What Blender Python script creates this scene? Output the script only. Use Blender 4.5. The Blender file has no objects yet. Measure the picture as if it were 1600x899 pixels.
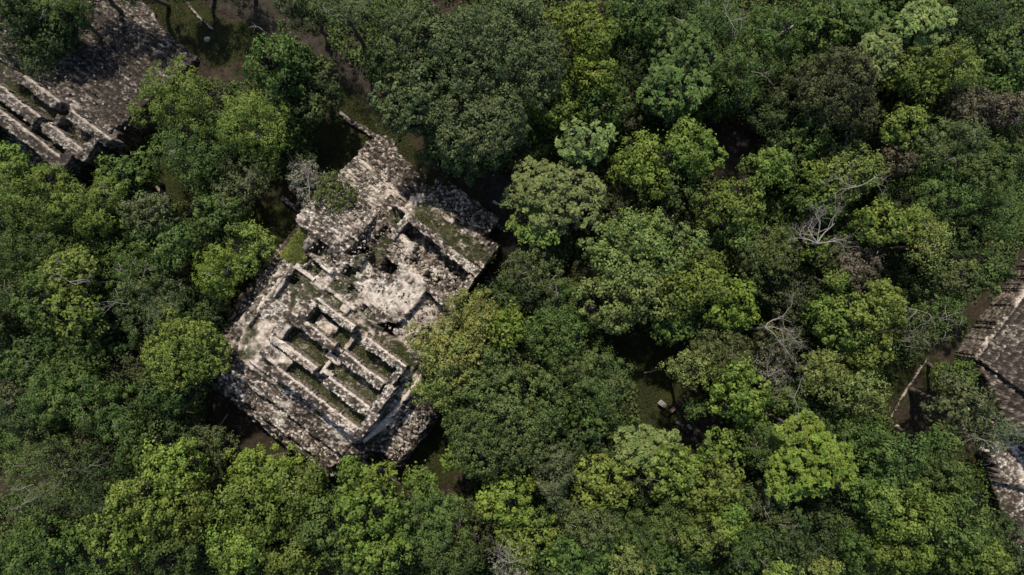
import bpy, math, random
import numpy as np
C = bpy.context.scene.collection
scene = bpy.context.scene
R = math.radians

# ------------------------------------------------------------------ camera
CAMH = 100.0           # the drone hangs 100 m above the forest floor
MPP = 0.09             # metres per photo pixel at ground level
cam_d = bpy.data.cameras.new('camera'); cam = bpy.data.objects.new('camera', cam_d); C.objects.link(cam)
cam.location = (0, 0, CAMH); cam.rotation_euler = (0, 0, 0)
cam_d.sensor_width = 36; cam_d.lens = 36 * CAMH / (1600 * MPP)
cam_d.clip_end = 3000; cam_d.clip_start = 0.5
scene.camera = cam
# ------------------------------------------------------------------ light
SUN_EL, SUN_AZ = 54, -9          # sun from the top of the picture, a little to the left
W = bpy.data.worlds.new('World'); scene.world = W; W.use_nodes = True
nt = W.node_tree; nt.nodes.clear()
sky = nt.nodes.new('ShaderNodeTexSky'); sky.sky_type = 'NISHITA'; sky.sun_disc = False
sky.sun_elevation = R(SUN_EL); sky.sun_rotation = R(SUN_AZ)
bg = nt.nodes.new('ShaderNodeBackground'); bg.inputs['Strength'].default_value = 0.135
out = nt.nodes.new('ShaderNodeOutputWorld')
nt.links.new(sky.outputs[0], bg.inputs[0]); nt.links.new(bg.outputs[0], out.inputs[0])
sd = bpy.data.lights.new('sun', 'SUN'); sun = bpy.data.objects.new('sun', sd); C.objects.link(sun)
sd.energy = 4.1; sd.angle = R(1.4); sd.color = (1.0, 0.925, 0.80)
sun.rotation_euler = (R(90 - SUN_EL), 0, R(180 - SUN_AZ)); sun.location = (0, 0, 150)
scene.view_settings.view_transform = 'Standard'; scene.view_settings.look = 'None'
scene.view_settings.exposure = 0.26; scene.view_settings.gamma = 1.0
scene.view_settings.use_curve_mapping = False

# ------------------------------------------------------------------ helpers
def at(px, py, z=0.0):
    f = (CAMH - z) / CAMH
    return ((px - 800) * MPP * f, (449.5 - py) * MPP * f)

def tag(o, label=None, cat=None, group=None, kind=None):
    if label: o['label'] = label
    if cat: o['category'] = cat
    if group: o['group'] = group
    if kind: o['kind'] = kind
    return o

def empty(name, loc, label=None, cat=None, group=None, kind=None):
    o = bpy.data.objects.new(name, None); C.objects.link(o); o.location = loc
    o.empty_display_size = 0.5
    return tag(o, label, cat, group, kind)

def np_mesh(name, V, Q=None, T=None, mat=None, parent=None, attrs=None, smooth=False, loc=None):
    """V (n,3); Q (m,4) quads; T (k,3) triangles; coordinates are world, made relative to the parent / loc"""
    V = np.asarray(V, dtype=np.float32)
    off = np.array(parent.location if parent is not None else (loc if loc is not None else (0, 0, 0)), dtype=np.float32)
    V = V - off
    me = bpy.data.meshes.new(name)
    nq = 0 if Q is None else len(Q); n3 = 0 if T is None else len(T)
    me.vertices.add(len(V)); me.vertices.foreach_set('co', V.ravel())
    me.loops.add(nq * 4 + n3 * 3); me.polygons.add(nq + n3)
    li = []; ls = []
    if nq: li.append(np.asarray(Q, dtype=np.int32).ravel()); ls.append(np.arange(nq, dtype=np.int32) * 4)
    if n3: li.append(np.asarray(T, dtype=np.int32).ravel()); ls.append(nq * 4 + np.arange(n3, dtype=np.int32) * 3)
    me.loops.foreach_set('vertex_index', np.concatenate(li))
    me.polygons.foreach_set('loop_start', np.concatenate(ls))
    if smooth: me.polygons.foreach_set('use_smooth', np.ones(nq + n3, dtype=bool))
    me.update(calc_edges=True)
    if attrs:
        for k, a in attrs.items():
            at_ = me.attributes.new(k, 'FLOAT', 'POINT'); at_.data.foreach_set('value', np.asarray(a, dtype=np.float32))
    if mat: me.materials.append(mat)
    o = bpy.data.objects.new(name, me); C.objects.link(o)
    if parent is not None: o.parent = parent
    elif loc is not None: o.location = loc
    return o

# lattice noise in numpy
def _hash(ix, iy, s):
    h = (ix.astype(np.int64) * 374761393 + iy.astype(np.int64) * 668265263 + s * 2147483647) & 0xffffffff
    h = ((h ^ (h >> 13)) * 1274126177) & 0xffffffff
    h = (h ^ (h >> 16)) & 0xffffffff
    h = (h * 2246822519) & 0xffffffff; h = h ^ (h >> 15)
    return (h & 0xffffff) / float(0x1000000)
def vnoise(x, y, s=0):
    ix = np.floor(x); iy = np.floor(y); fx = x - ix; fy = y - iy
    fx = fx * fx * (3 - 2 * fx); fy = fy * fy * (3 - 2 * fy)
    a = _hash(ix, iy, s); b = _hash(ix + 1, iy, s); c = _hash(ix, iy + 1, s); d = _hash(ix + 1, iy + 1, s)
    return (a * (1 - fx) + b * fx) * (1 - fy) + (c * (1 - fx) + d * fx) * fy
def fbm(x, y, s=0, n=3):
    r = 0; a = 1; t = 0
    for i in range(n): r = r + a * vnoise(x * 2 ** i, y * 2 ** i, s + i); t += a; a *= .5
    return r / t
def voronoi(x, y, s=0):
    ix = np.floor(x); iy = np.floor(y)
    f1 = np.full(x.shape, 9.); f2 = np.full(x.shape, 9.); cid = np.zeros(x.shape)
    for dx in (-1, 0, 1):
        for dy in (-1, 0, 1):
            cx = ix + dx; cy = iy + dy
            qx = cx + _hash(cx, cy, s); qy = cy + _hash(cx, cy, s + 7)
            d = np.hypot(qx - x, qy - y); r = _hash(cx, cy, s + 13)
            nb = d < f1
            f2 = np.where(nb, f1, np.minimum(f2, d)); cid = np.where(nb, r, cid); f1 = np.where(nb, d, f1)
    return f1, f2, cid

# ------------------------------------------------------------------ materials
def mat_new(name):
    m = bpy.data.materials.new(name); m.use_nodes = True; m.node_tree.nodes.clear(); return m, m.node_tree
def N(nt, t, **kw):
    n = nt.nodes.new(t)
    for k, v in kw.items():
        if k in n.inputs: n.inputs[k].default_value = v
        else: setattr(n, k, v)
    return n
def ramp(nt, fac, stops):
    r = nt.nodes.new('ShaderNodeValToRGB'); e = r.color_ramp.elements
    while len(e) > 1: e.remove(e[-1])
    e[0].position = stops[0][0]; e[0].color = (*stops[0][1], 1)
    for p, c in stops[1:]:
        q = e.new(p); q.color = (*c, 1)
    nt.links.new(fac, r.inputs[0]); return r.outputs[0]
def mix(nt, f, a, b, bt='MIX'):
    m = nt.nodes.new('ShaderNodeMix'); m.data_type = 'RGBA'; m.blend_type = bt
    if isinstance(f, (int, float)): m.inputs[0].default_value = f
    else: nt.links.new(f, m.inputs[0])
    for v, i in ((a, 6), (b, 7)):
        if isinstance(v, tuple): m.inputs[i].default_value = (*v, 1)
        else: nt.links.new(v, m.inputs[i])
    return m.outputs[2]
def mth(nt, op, a, b=0.0):
    m = nt.nodes.new('ShaderNodeMath'); m.operation = op
    for v, i in ((a, 0), (b, 1)):
        if isinstance(v, (int, float)): m.inputs[i].default_value = v
        else: nt.links.new(v, m.inputs[i])
    return m.outputs[0]
def attr(nt, name):
    a = nt.nodes.new('ShaderNodeAttribute'); a.attribute_name = name; return a.outputs['Fac']
def noise(nt, scale, detail=4, rough=.55, coord='Object'):
    n = nt.nodes.new('ShaderNodeTexNoise'); n.inputs['Scale'].default_value = scale
    n.inputs['Detail'].default_value = detail; n.inputs['Roughness'].default_value = rough
    g = nt.nodes.new('ShaderNodeNewGeometry'); nt.links.new(g.outputs['Position'], n.inputs['Vector'])
    return n.outputs['Fac']
def finish(nt, col, rough=.9, spec=.2, bump=None, bstr=.5, bdist=.05, trans=None):
    b = nt.nodes.new('ShaderNodeBsdfPrincipled'); b.inputs['Roughness'].default_value = rough
    b.inputs['Specular IOR Level'].default_value = spec
    if isinstance(col, tuple): b.inputs['Base Color'].default_value = (*col, 1)
    else: nt.links.new(col, b.inputs['Base Color'])
    if bump is not None:
        k = nt.nodes.new('ShaderNodeBump'); k.inputs['Strength'].default_value = bstr; k.inputs['Distance'].default_value = bdist
        nt.links.new(bump, k.inputs['Height']); nt.links.new(k.outputs[0], b.inputs['Normal'])
    o = nt.nodes.new('ShaderNodeOutputMaterial'); sh = b.outputs[0]
    if trans:
        t = nt.nodes.new('ShaderNodeBsdfTranslucent'); nt.links.new(col, t.inputs[0])
        ms = nt.nodes.new('ShaderNodeMixShader'); ms.inputs[0].default_value = trans
        nt.links.new(sh, ms.inputs[1]); nt.links.new(t.outputs[0], ms.inputs[2]); sh = ms.outputs[0]
    nt.links.new(sh, o.inputs[0])

def stone_mat(name, dark=0.0):
    """rubble masonry: every stone its own tone, weathered plaster and moss masks, black lichen, dirt between stones"""
    m, t = mat_new(name)
    st = attr(t, 'stone'); pl = attr(t, 'plaster'); ms = attr(t, 'moss'); gp = attr(t, 'gap')
    base = ramp(t, st, [(0, (.035, .028, .022)), (.2, (.10, .079, .060)), (.42, (.22, .177, .138)), (.65, (.39, .325, .258)), (.85, (.59, .515, .425)), (1, (.76, .69, .585))])
    base = mix(t, mth(t, 'MULTIPLY', noise(t, 3.0, 5), .4), base, (.10, .077, .064), 'MIX')
    plc = ramp(t, noise(t, 1.6, 9, .75), [(.34, (.14, .11, .09)), (.46, (.41, .34, .275)), (.62, (.68, .60, .505)), (.8, (.79, .715, .62))])
    col = mix(t, pl, base, plc)
    lf = ramp(t, noise(t, 2.1, 9, .80), [(.46, (0, 0, 0)), (.58, (1, 1, 1))])
    lf = mth(t, 'MULTIPLY', lf, .5)
    lf = mth(t, 'MULTIPLY', lf, mth(t, 'SUBTRACT', 1.0, mth(t, 'MULTIPLY', pl, .8)))
    col = mix(t, lf, col, (.030, .027, .024))
    col = mix(t, mth(t, 'MULTIPLY', gp, .93), col, (.022, .018, .015))
    mc = ramp(t, noise(t, 5, 4), [(.3, (.014, .018, .007)), (.55, (.032, .038, .012)), (.8, (.085, .080, .032))])
    mfac = mth(t, 'MULTIPLY', ms, ramp(t, noise(t, 1.8, 6, .7), [(.35, (1, 1, 1)), (.8, (.6, .6, .6))]))
    col = mix(t, mfac, col, mc)
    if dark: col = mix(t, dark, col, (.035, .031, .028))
    finish(t, col, .95, .12, noise(t, 9, 5, .7), .8, .08)
    return m
def leaf_mat(name):
    m, t = mat_new(name)
    oi = t.nodes.new('ShaderNodeObjectInfo'); g = t.nodes.new('ShaderNodeNewGeometry')
    tone = attr(t, 'tone')
    br = mth(t, 'ADD', mth(t, 'MULTIPLY', g.outputs['Random Per Island'], .75), mth(t, 'MULTIPLY', tone, .85))
    br = mth(t, 'ADD', br, .22)
    cm = t.nodes.new('ShaderNodeCombineXYZ')
    for i in range(3): t.links.new(br, cm.inputs[i])
    col = mix(t, 1.0, oi.outputs['Color'], cm.outputs[0], 'MULTIPLY')
    hn = ramp(t, noise(t, .55, 3, .6), [(.38, (.80, .92, .80)), (.5, (1, 1, 1)), (.64, (1.12, 1.04, .95))])
    col = mix(t, 1.0, col, hn, 'MULTIPLY')
    yel = ramp(t, tone, [(.6, (0, 0, 0)), (1, (1, 1, 1))])
    col = mix(t, mth(t, 'MULTIPLY', yel, .3), col, (.15, .16, .035))
    finish(t, col, .62, .22, trans=.22)
    return m
def bark_mat(name, c):
    m, t = mat_new(name)
    col = ramp(t, noise(t, 3, 5), [(.3, tuple(x * .5 for x in c)), (.7, c)])
    finish(t, col, .9, .1, noise(t, 12, 4), .5, .03); return m
M = dict(stone=stone_mat('weathered_limestone'), stone_dark=stone_mat('darkened_limestone', .32),  # second stone is the same limestone mixed evenly darker
         leaf=leaf_mat('leaves'), bark=bark_mat('bark', (.16, .13, .10)), pale=bark_mat('pale_bark', (.30, .265, .235)))
def plain(name, c, rough=.8, nz=3.0, var=.45):
    m, t = mat_new(name)
    col = ramp(t, noise(t, nz, 6, .65), [(.3, tuple(x * (1 - var) for x in c)), (.7, tuple(min(1, x * (1 + var)) for x in c))])
    finish(t, col, rough, .15, noise(t, nz * 4, 4), .6, .05); return m
m, t = mat_new('leaf_litter_and_soil')
c1 = ramp(t, noise(t, .35, 8, .7), [(.3, (.024, .019, .013)), (.55, (.045, .035, .025)), (.75, (.085, .064, .046))])
c2 = ramp(t, noise(t, 2.2, 6, .75), [(.35, (.55, .55, .55)), (.7, (1.5, 1.45, 1.4))])
col = mix(t, 1.0, c1, c2, 'MULTIPLY')
gm = ramp(t, noise(t, .09, 4, .6), [(.48, (0, 0, 0)), (.62, (1, 1, 1))])
col = mix(t, mth(t, 'MULTIPLY', gm, .6), col, (.018, .026, .008))
finish(t, col, 1, .05, noise(t, 6, 6, .7), .7, .12); M['soil'] = m
m, t = mat_new('short_grass')
c1 = ramp(t, noise(t, .5, 8, .72), [(.3, (.017, .018, .009)), (.5, (.030, .032, .012)), (.7, (.046, .048, .018)), (.85, (.068, .062, .030))])
c2 = ramp(t, noise(t, 6, 4, .75), [(.3, (.6, .6, .6)), (.7, (1.35, 1.35, 1.3))])
finish(t, mix(t, 1.0, c1, c2, 'MULTIPLY'), 1, .05, noise(t, 9, 5, .8), .7, .08); M['grass'] = m
M['dirt'] = plain('trodden_dirt', (.036, .030, .022), 1, 1.1, .55)

# ------------------------------------------------------------------ ground
def poly_sheet(name, pts, z, mat, rough=.6, seed=0, relief=0, kind='structure', res=.3, parent=None):
    P = np.array([at(x, y, z) for x, y in pts])
    x0, y0 = P.min(0) - 1; x1, y1 = P.max(0) + 1
    X, Y = np.meshgrid(np.arange(x0, x1, res), np.arange(y0, y1, res))
    jx = (fbm(X * .6, Y * .6, seed, 5) - .5) * 3 * rough; jy = (fbm(X * .6, Y * .6, seed + 5, 5) - .5) * 3 * rough
    ins = inside(P, X + jx, Y + jy)
    Z = X * 0 + z
    o = grid_mesh(name, X, Y, Z, ins, None, mat, parent)
    if kind: tag(o, kind=kind)
    return o
def inside(P, X, Y):
    r = np.zeros(X.shape, bool); n = len(P); j = n - 1
    for i in range(n):
        xi, yi = P[i]; xj, yj = P[j]
        c = ((yi > Y) != (yj > Y)) & (X < (xj - xi) * (Y - yi) / ((yj - yi) if yj != yi else 1e-9) + xi)
        r ^= c; j = i
    return r
def grid_mesh(name, X, Y, Z, ins, base, mat, parent=None, attrs=None, loc=None, smooth=False):
    ny, nx = X.shape
    cell = ins[:-1, :-1] & ins[1:, :-1] & ins[:-1, 1:] & ins[1:, 1:]
    idx = np.arange(ny * nx).reshape(ny, nx)
    i, j = np.nonzero(cell)
    Q = np.stack([idx[i, j], idx[i, j + 1], idx[i + 1, j + 1], idx[i + 1, j]], 1)
    V = np.stack([X.ravel(), Y.ravel(), Z.ravel()], 1)
    At = {k: v.ravel() for k, v in (attrs or {}).items()}
    if base is not None:
        cp = np.pad(cell, 1)
        E = []
        for (di, dj, a, b) in ((-1, 0, (0, 0), (0, 1)), (1, 0, (1, 1), (1, 0)), (0, -1, (1, 0), (0, 0)), (0, 1, (0, 1), (1, 1))):
            bd = cell & ~cp[1 + di:cp.shape[0] - 1 + di, 1 + dj:cp.shape[1] - 1 + dj]
            ii, jj = np.nonzero(bd)
            E.append(np.stack([idx[ii + a[0], jj + a[1]], idx[ii + b[0], jj + b[1]]], 1))
        E = np.concatenate(E)
        u = np.unique(E); mp = np.full(ny * nx, -1); 
        n0 = ny * nx; L = []
        # the face goes down in three courses so that it can be uneven
        zt = V[u, 2]; rng = np.random.RandomState(1)
        prev = u.copy(); VV = [V]; AA = {k: [v] for k, v in At.items()}
        base_arr = np.full(len(u), float(base))
        ncs = int(max(3, min(24, (float(zt.max()) - base) / .38))); cnt = n0
        pos = {}
        inv = np.full(n0, -1); inv[u] = np.arange(len(u))
        e0 = inv[E[:, 0]]; e1 = inv[E[:, 1]]
        QQ = [Q]
        for k in range(1, ncs + 1):
            f = k / ncs
            nv = V[u].copy(); nv[:, 2] = zt * (1 - f) + base_arr * f
            hh = (zt.max() - base) * k / ncs
            sx = V[u, 0] + V[u, 1]; sy = V[u, 0] - V[u, 1]
            st_ = _hash(np.floor(sx / .42 + .5 * (k % 2)), np.floor(sy / .42), 17 + k)
            nv[:, 0] += (st_ - .5) * .16; nv[:, 1] += (_hash(np.floor(sy / .42), np.floor(sx / .42), 37 + k) - .5) * .16
            VV.append(nv)
            for kk in AA: 
                a = At[kk][u].copy()
                if kk == 'stone': a = np.clip(st_ * 1.1 - .1, 0, .9)
                if kk == 'plaster': a = a * .5
                if kk == 'gap': a = rng.uniform(0, 1, len(u)) * .7
                AA[kk].append(a)
            cur = np.arange(cnt, cnt + len(u)); cnt += len(u)
            QQ.append(np.stack([prev[e0], cur[e0], cur[e1], prev[e1]], 1)[:, ::-1][:, ::-1])
            prev = cur
        V = np.concatenate(VV); Q = np.concatenate(QQ); At = {k: np.concatenate(v) for k, v in AA.items()}
    used = np.unique(Q); mp = np.full(len(V), -1); mp[used] = np.arange(len(used))
    return np_mesh(name, V[used], Q=mp[Q], mat=mat, parent=parent, attrs={k: v[used] for k, v in At.items()} or None, loc=loc, smooth=smooth)

# one ground sheet: fine in the middle, reaching far out
g = np.concatenate([[-900, -400, -180], np.arange(-110, 110.1, 1.0), [180, 400, 900]])
X, Y = np.meshgrid(g, g)
Z = X * 0
tag(grid_mesh('ground', X, Y, Z, np.ones(X.shape, bool), None, M['soil'], smooth=True), kind='structure')
LAWNS = [[(215, -20), (300, -20), (345, 30), (420, 40), (430, 110), (340, 110), (280, 85), (255, 40)],
         [(515, 110), (560, 130), (640, 220), (720, 300), (700, 310), (600, 235), (530, 180)],
         [(450, 200), (530, 178), (592, 205), (545, 262), (520, 300), (440, 290)],
         [(395, 320), (440, 300), (485, 345), (440, 400), (400, 430), (380, 400)],
         [(770, 330), (830, 340), (830, 400), (775, 400)],
         [(940, 510), (1040, 520), (1085, 580), (1050, 700), (1000, 690), (980, 600)],
         [(1375, 560), (1430, 520), (1460, 555), (1395, 650), (1370, 640)],
         [(640, 670), (690, 640), (740, 700), (720, 760), (640, 770)],
         [(190, 225), (260, 230), (300, 310), (260, 330), (200, 280)],
         [(330, 450), (400, 430), (390, 480), (340, 530)]]
for i, p in enumerate(LAWNS): poly_sheet('lawn', p, .006 + .006 * i, M['grass'], seed=i * 3, rough=1.6)
PATHS = [[(285, -30), (430, -30), (470, 40), (560, 100), (640, 160), (640, 200), (560, 150), (490, 95), (410, 45), (340, 22)],
         [(740, 270), (800, 260), (830, 400), (790, 420), (770, 330)],
         [(1045, 620), (1075, 615), (1120, 640), (1180, 720), (1130, 740), (1070, 700)],
         [(1120, 200), (1175, 190), (1180, 300), (1110, 300)]]
for i, p in enumerate(PATHS): poly_sheet('dirt_path', p, .08 + .006 * i, M['dirt'], seed=40 + i * 3, rough=1.3)

# ------------------------------------------------------------------ masonry
class Frame:
    """axes of a ruin: u runs along its rooms, v towards its stairway; in photo pixels seen at the height given"""
    def __init__(s, ox, oy, ang=37): s.o = (ox, oy); s.c = math.cos(R(ang)); s.s = math.sin(R(ang))
    def px(s, u, v): return (s.o[0] + u * s.c + v * s.s, s.o[1] + u * s.s - v * s.c)
    def w(s, u, v, z): return at(*s.px(u, v), z)
    def rect(s, u0, u1, v0, v1, z): return np.array([s.w(u0, v0, z), s.w(u1, v0, z), s.w(u1, v1, z), s.w(u0, v1, z)])
    def poly(s, pts, z): return np.array([s.w(u, v, z) for u, v in pts])
    def uv(s, X, Y, z):
        f = (CAMH - z) / CAMH
        px = X / (MPP * f) + 800 - s.o[0]; py = 449.5 - Y / (MPP * f) - s.o[1]
        return px * s.c + py * s.s, px * s.s - py * s.c

def masonry(name, masses, base, parent, mat, step=.13, cell=.36, relief=.16, edge=.16, seed=0, label=None, slump=.10, tb=0.0, cuts=()):
    """masses: (polygon, z or f(X,Y), dict(plaster, moss, rel)). Highest wins; the edges crumble, each stone stands at its own height."""
    allp = np.concatenate([p for p, z, a in masses]); x0, y0 = allp.min(0) - .3; x1, y1 = allp.max(0) + .3
    # the grid and the courses of stones run with the walls
    ca, sa = math.cos(R(-37)), math.sin(R(-37))
    pu = allp[:, 0] * ca + allp[:, 1] * sa; pv = -allp[:, 0] * sa + allp[:, 1] * ca
    U, V_ = np.meshgrid(np.arange(pu.min() - .4, pu.max() + .4, step), np.arange(pv.min() - .4, pv.max() + .4, step))
    X = U * ca - V_ * sa; Y = U * sa + V_ * ca
    wob = (fbm(U * .9, V_ * .9, seed + 30) - .5) * .9
    f1, f2, cid = voronoi(U / (cell * 1.25) + wob, V_ / cell + wob, seed)
    _, _, cid2 = voronoi(U / (cell * 3.1), V_ / (cell * 2.2), seed + 90)
    ex = (fbm(X * .9, Y * .9, seed + 1, 4) - .5) * edge * 3.4 + (cid - .5) * edge * .9
    ey = (fbm(X * .9, Y * .9, seed + 11, 4) - .5) * edge * 3.4 + (cid2 - .5) * edge * .9
    H = np.full(X.shape, -99.); PL = np.zeros(X.shape); MO = np.zeros(X.shape); RE = np.ones(X.shape) * relief; GV = np.zeros(X.shape); TB = np.zeros(X.shape)
    for P, z, a in masses:
        e = a.get('edge', 1.0)
        ins = inside(P, X + ex * e, Y + ey * e)
        zz = z(X, Y) if callable(z) else np.full(X.shape, float(z))
        gv = 0
        if isinstance(zz, tuple): zz, gv = zz
        if a.get('cut'):   # a hollow
            H = np.where(ins & (H > zz), zz, H); up = ins
        else:
            up = ins & (zz > H); H = np.where(up, zz, H)
        GV = np.where(up, gv, GV); TB = np.where(up, a.get('tb', 0), TB); PL = np.where(up, a.get('plaster', 0), PL); MO = np.where(up, a.get('moss', 0), MO); RE = np.where(up, a.get('rel', relief), RE)
    for P, z, a in cuts:
        ins = inside(P, X + ex * .8, Y + ey * .8) & (H > z)
        H = np.where(ins, z, H); MO = np.where(ins, a.get('moss', .5), MO); PL = np.where(ins, 0, PL); GV = np.where(ins, .3, GV)
    ok = H > -50
    gap = np.clip(1.3 - (f2 - f1) / .21, 0, 1)
    n2 = fbm(X * .7, Y * .7, seed + 50, 4)
    plf = np.clip((fbm(X * .6, Y * .6, seed + 60, 5) - .5) * 7 + .3 + (PL - .5) * 4.2 + (PL > 1) * .8, 0, 1) * (PL > .01)
    mof = np.clip((fbm(X * .8, Y * .8, seed + 70, 4) - .5) * 6 + .5 + (MO - .5) * 3.0, 0, 1) * (MO > .01)
    soft = np.clip(1 - plf * .85 - mof * .5, .12, 1)
    H2 = H + RE * .62 * soft * ((cid - .5) * 1.3 - gap * .8) + (n2 - .5) * slump * 1.6 + (cid2 - .5) * RE * soft * .25
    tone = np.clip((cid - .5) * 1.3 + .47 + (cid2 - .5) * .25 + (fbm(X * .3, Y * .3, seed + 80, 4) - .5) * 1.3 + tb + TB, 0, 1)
    cell_o = grid_mesh(name, X, Y, H2, ok, base, mat, parent, attrs=dict(stone=tone, plaster=plf, moss=mof, gap=np.maximum(gap * np.clip(1 - plf * .9, 0, 1), GV)))
    if label: cell_o['label'] = label
    return cell_o

_ICO = None
def rocks(name, P3, size, mat, parent=None, seed=0, flat=.7, **kw):
    """a scatter of loose angular stones as one mesh"""
    rng = np.random.RandomState(seed); n = len(P3)
    ph = (1 + 5 ** .5) / 2
    v = np.array([(-1, ph, 0), (1, ph, 0), (-1, -ph, 0), (1, -ph, 0), (0, -1, ph), (0, 1, ph), (0, -1, -ph), (0, 1, -ph), (ph, 0, -1), (ph, 0, 1), (-ph, 0, -1), (-ph, 0, 1)]) / 1.9
    T = np.array([(0, 11, 5), (0, 5, 1), (0, 1, 7), (0, 7, 10), (0, 10, 11), (1, 5, 9), (5, 11, 4), (11, 10, 2), (10, 7, 6), (7, 1, 8), (3, 9, 4), (3, 4, 2), (3, 2, 6), (3, 6, 8), (3, 8, 9), (4, 9, 5), (2, 4, 11), (6, 2, 10), (8, 6, 7), (9, 8, 1)])
    q = v[None] * (1 + rng.uniform(-.38, .3, (n, 12, 1))) 
    sc = np.stack([rng.uniform(.8, 1.7, n), rng.uniform(.5, 1.0, n), rng.uniform(.35, .7, n) * flat], 1)
    q = q * sc[:, None] * (size * .5)[:, None, None]
    a = rng.uniform(0, 6.28, n); c, s = np.cos(a)[:, None], np.sin(a)[:, None]
    x = q[..., 0] * c - q[..., 1] * s; y = q[..., 0] * s + q[..., 1] * c
    V = np.stack([x, y, q[..., 2]], -1) + P3[:, None]
    tone = np.repeat(np.clip(rng.beta(1.6, 1.6, n) * 1.0, 0, 1), 12)
    TT = (T[None] + (np.arange(n) * 12)[:, None, None]).reshape(-1, 3)
    z = np.zeros(n * 12)
    return np_mesh(name, V.reshape(-1, 3), T=TT, mat=mat, parent=parent, attrs=dict(stone=tone, plaster=z, moss=z, gap=z), **kw)

# ---- the temple
F = Frame(456, 487)
PZ = 10.5      # terrace the temple stands on
WZ = 13.25      # tops of its walls
tx, ty = F.w(60, 40, 5)
temple = empty('temple_ruin', (tx, ty, 0), 'large pale stone temple ruin with roofless parallel rooms and a broad rubble stairway', 'ruin')
def stair_fn(fr, v_lo, v_hi, z_lo, z_hi, rise, zmid, axis='v', wear=.28, gw=.15):
    def f(X, Y):
        u, v = fr.uv(X, Y, zmid)
        a = v if axis == 'v' else u
        t_ = np.clip((a - v_lo) / (v_hi - v_lo), 0, 1)
        z = z_lo + (z_hi - z_lo) * t_
        jag = (fbm(X * .5, Y * .5, 77, 3) - .5) * rise * 2.2 * wear
        q = (z + jag) / rise; fr_ = q - np.floor(q)
        brk = vnoise(X * 1.3, Y * 1.3, 91)
        gr = np.clip(1.25 - np.minimum(fr_, 1 - fr_) / gw, 0, 1) * np.clip((brk - .22) * 5, 0, 1)
        return (np.floor(q) + .25 * fr_) * rise - .5 * rise * gr, gr
    return f
r = F.rect
CUTS = [(F.rect(*q[:4], PZ - .5), q[4], dict(moss=q[5])) for q in [
 (20, 46, 199, 228, 6.0, .6), (24, 48, 158, 192, 5.2, .5), (42, 64, 112, 164, 7.5, .85), (68, 90, 137, 156, 7.2, .4),
 (-34, -12, 92, 118, 8.6, .5), (-12, 10, 92, 108, 8.9, .5), (-24, -2, 63, 84, 9.3, .8), (26, 46, 95, 111, 8.8, .4), (-35, -20, 34, 50, 8.6, .5),
 (95, 118, 172, 192, 6.2, .4), (128, 154, 166, 179, 6.6, .4), (50, 62, 78, 90, 9.7, .5), (86, 100, 66, 78, 9.8, .6)]]
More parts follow.
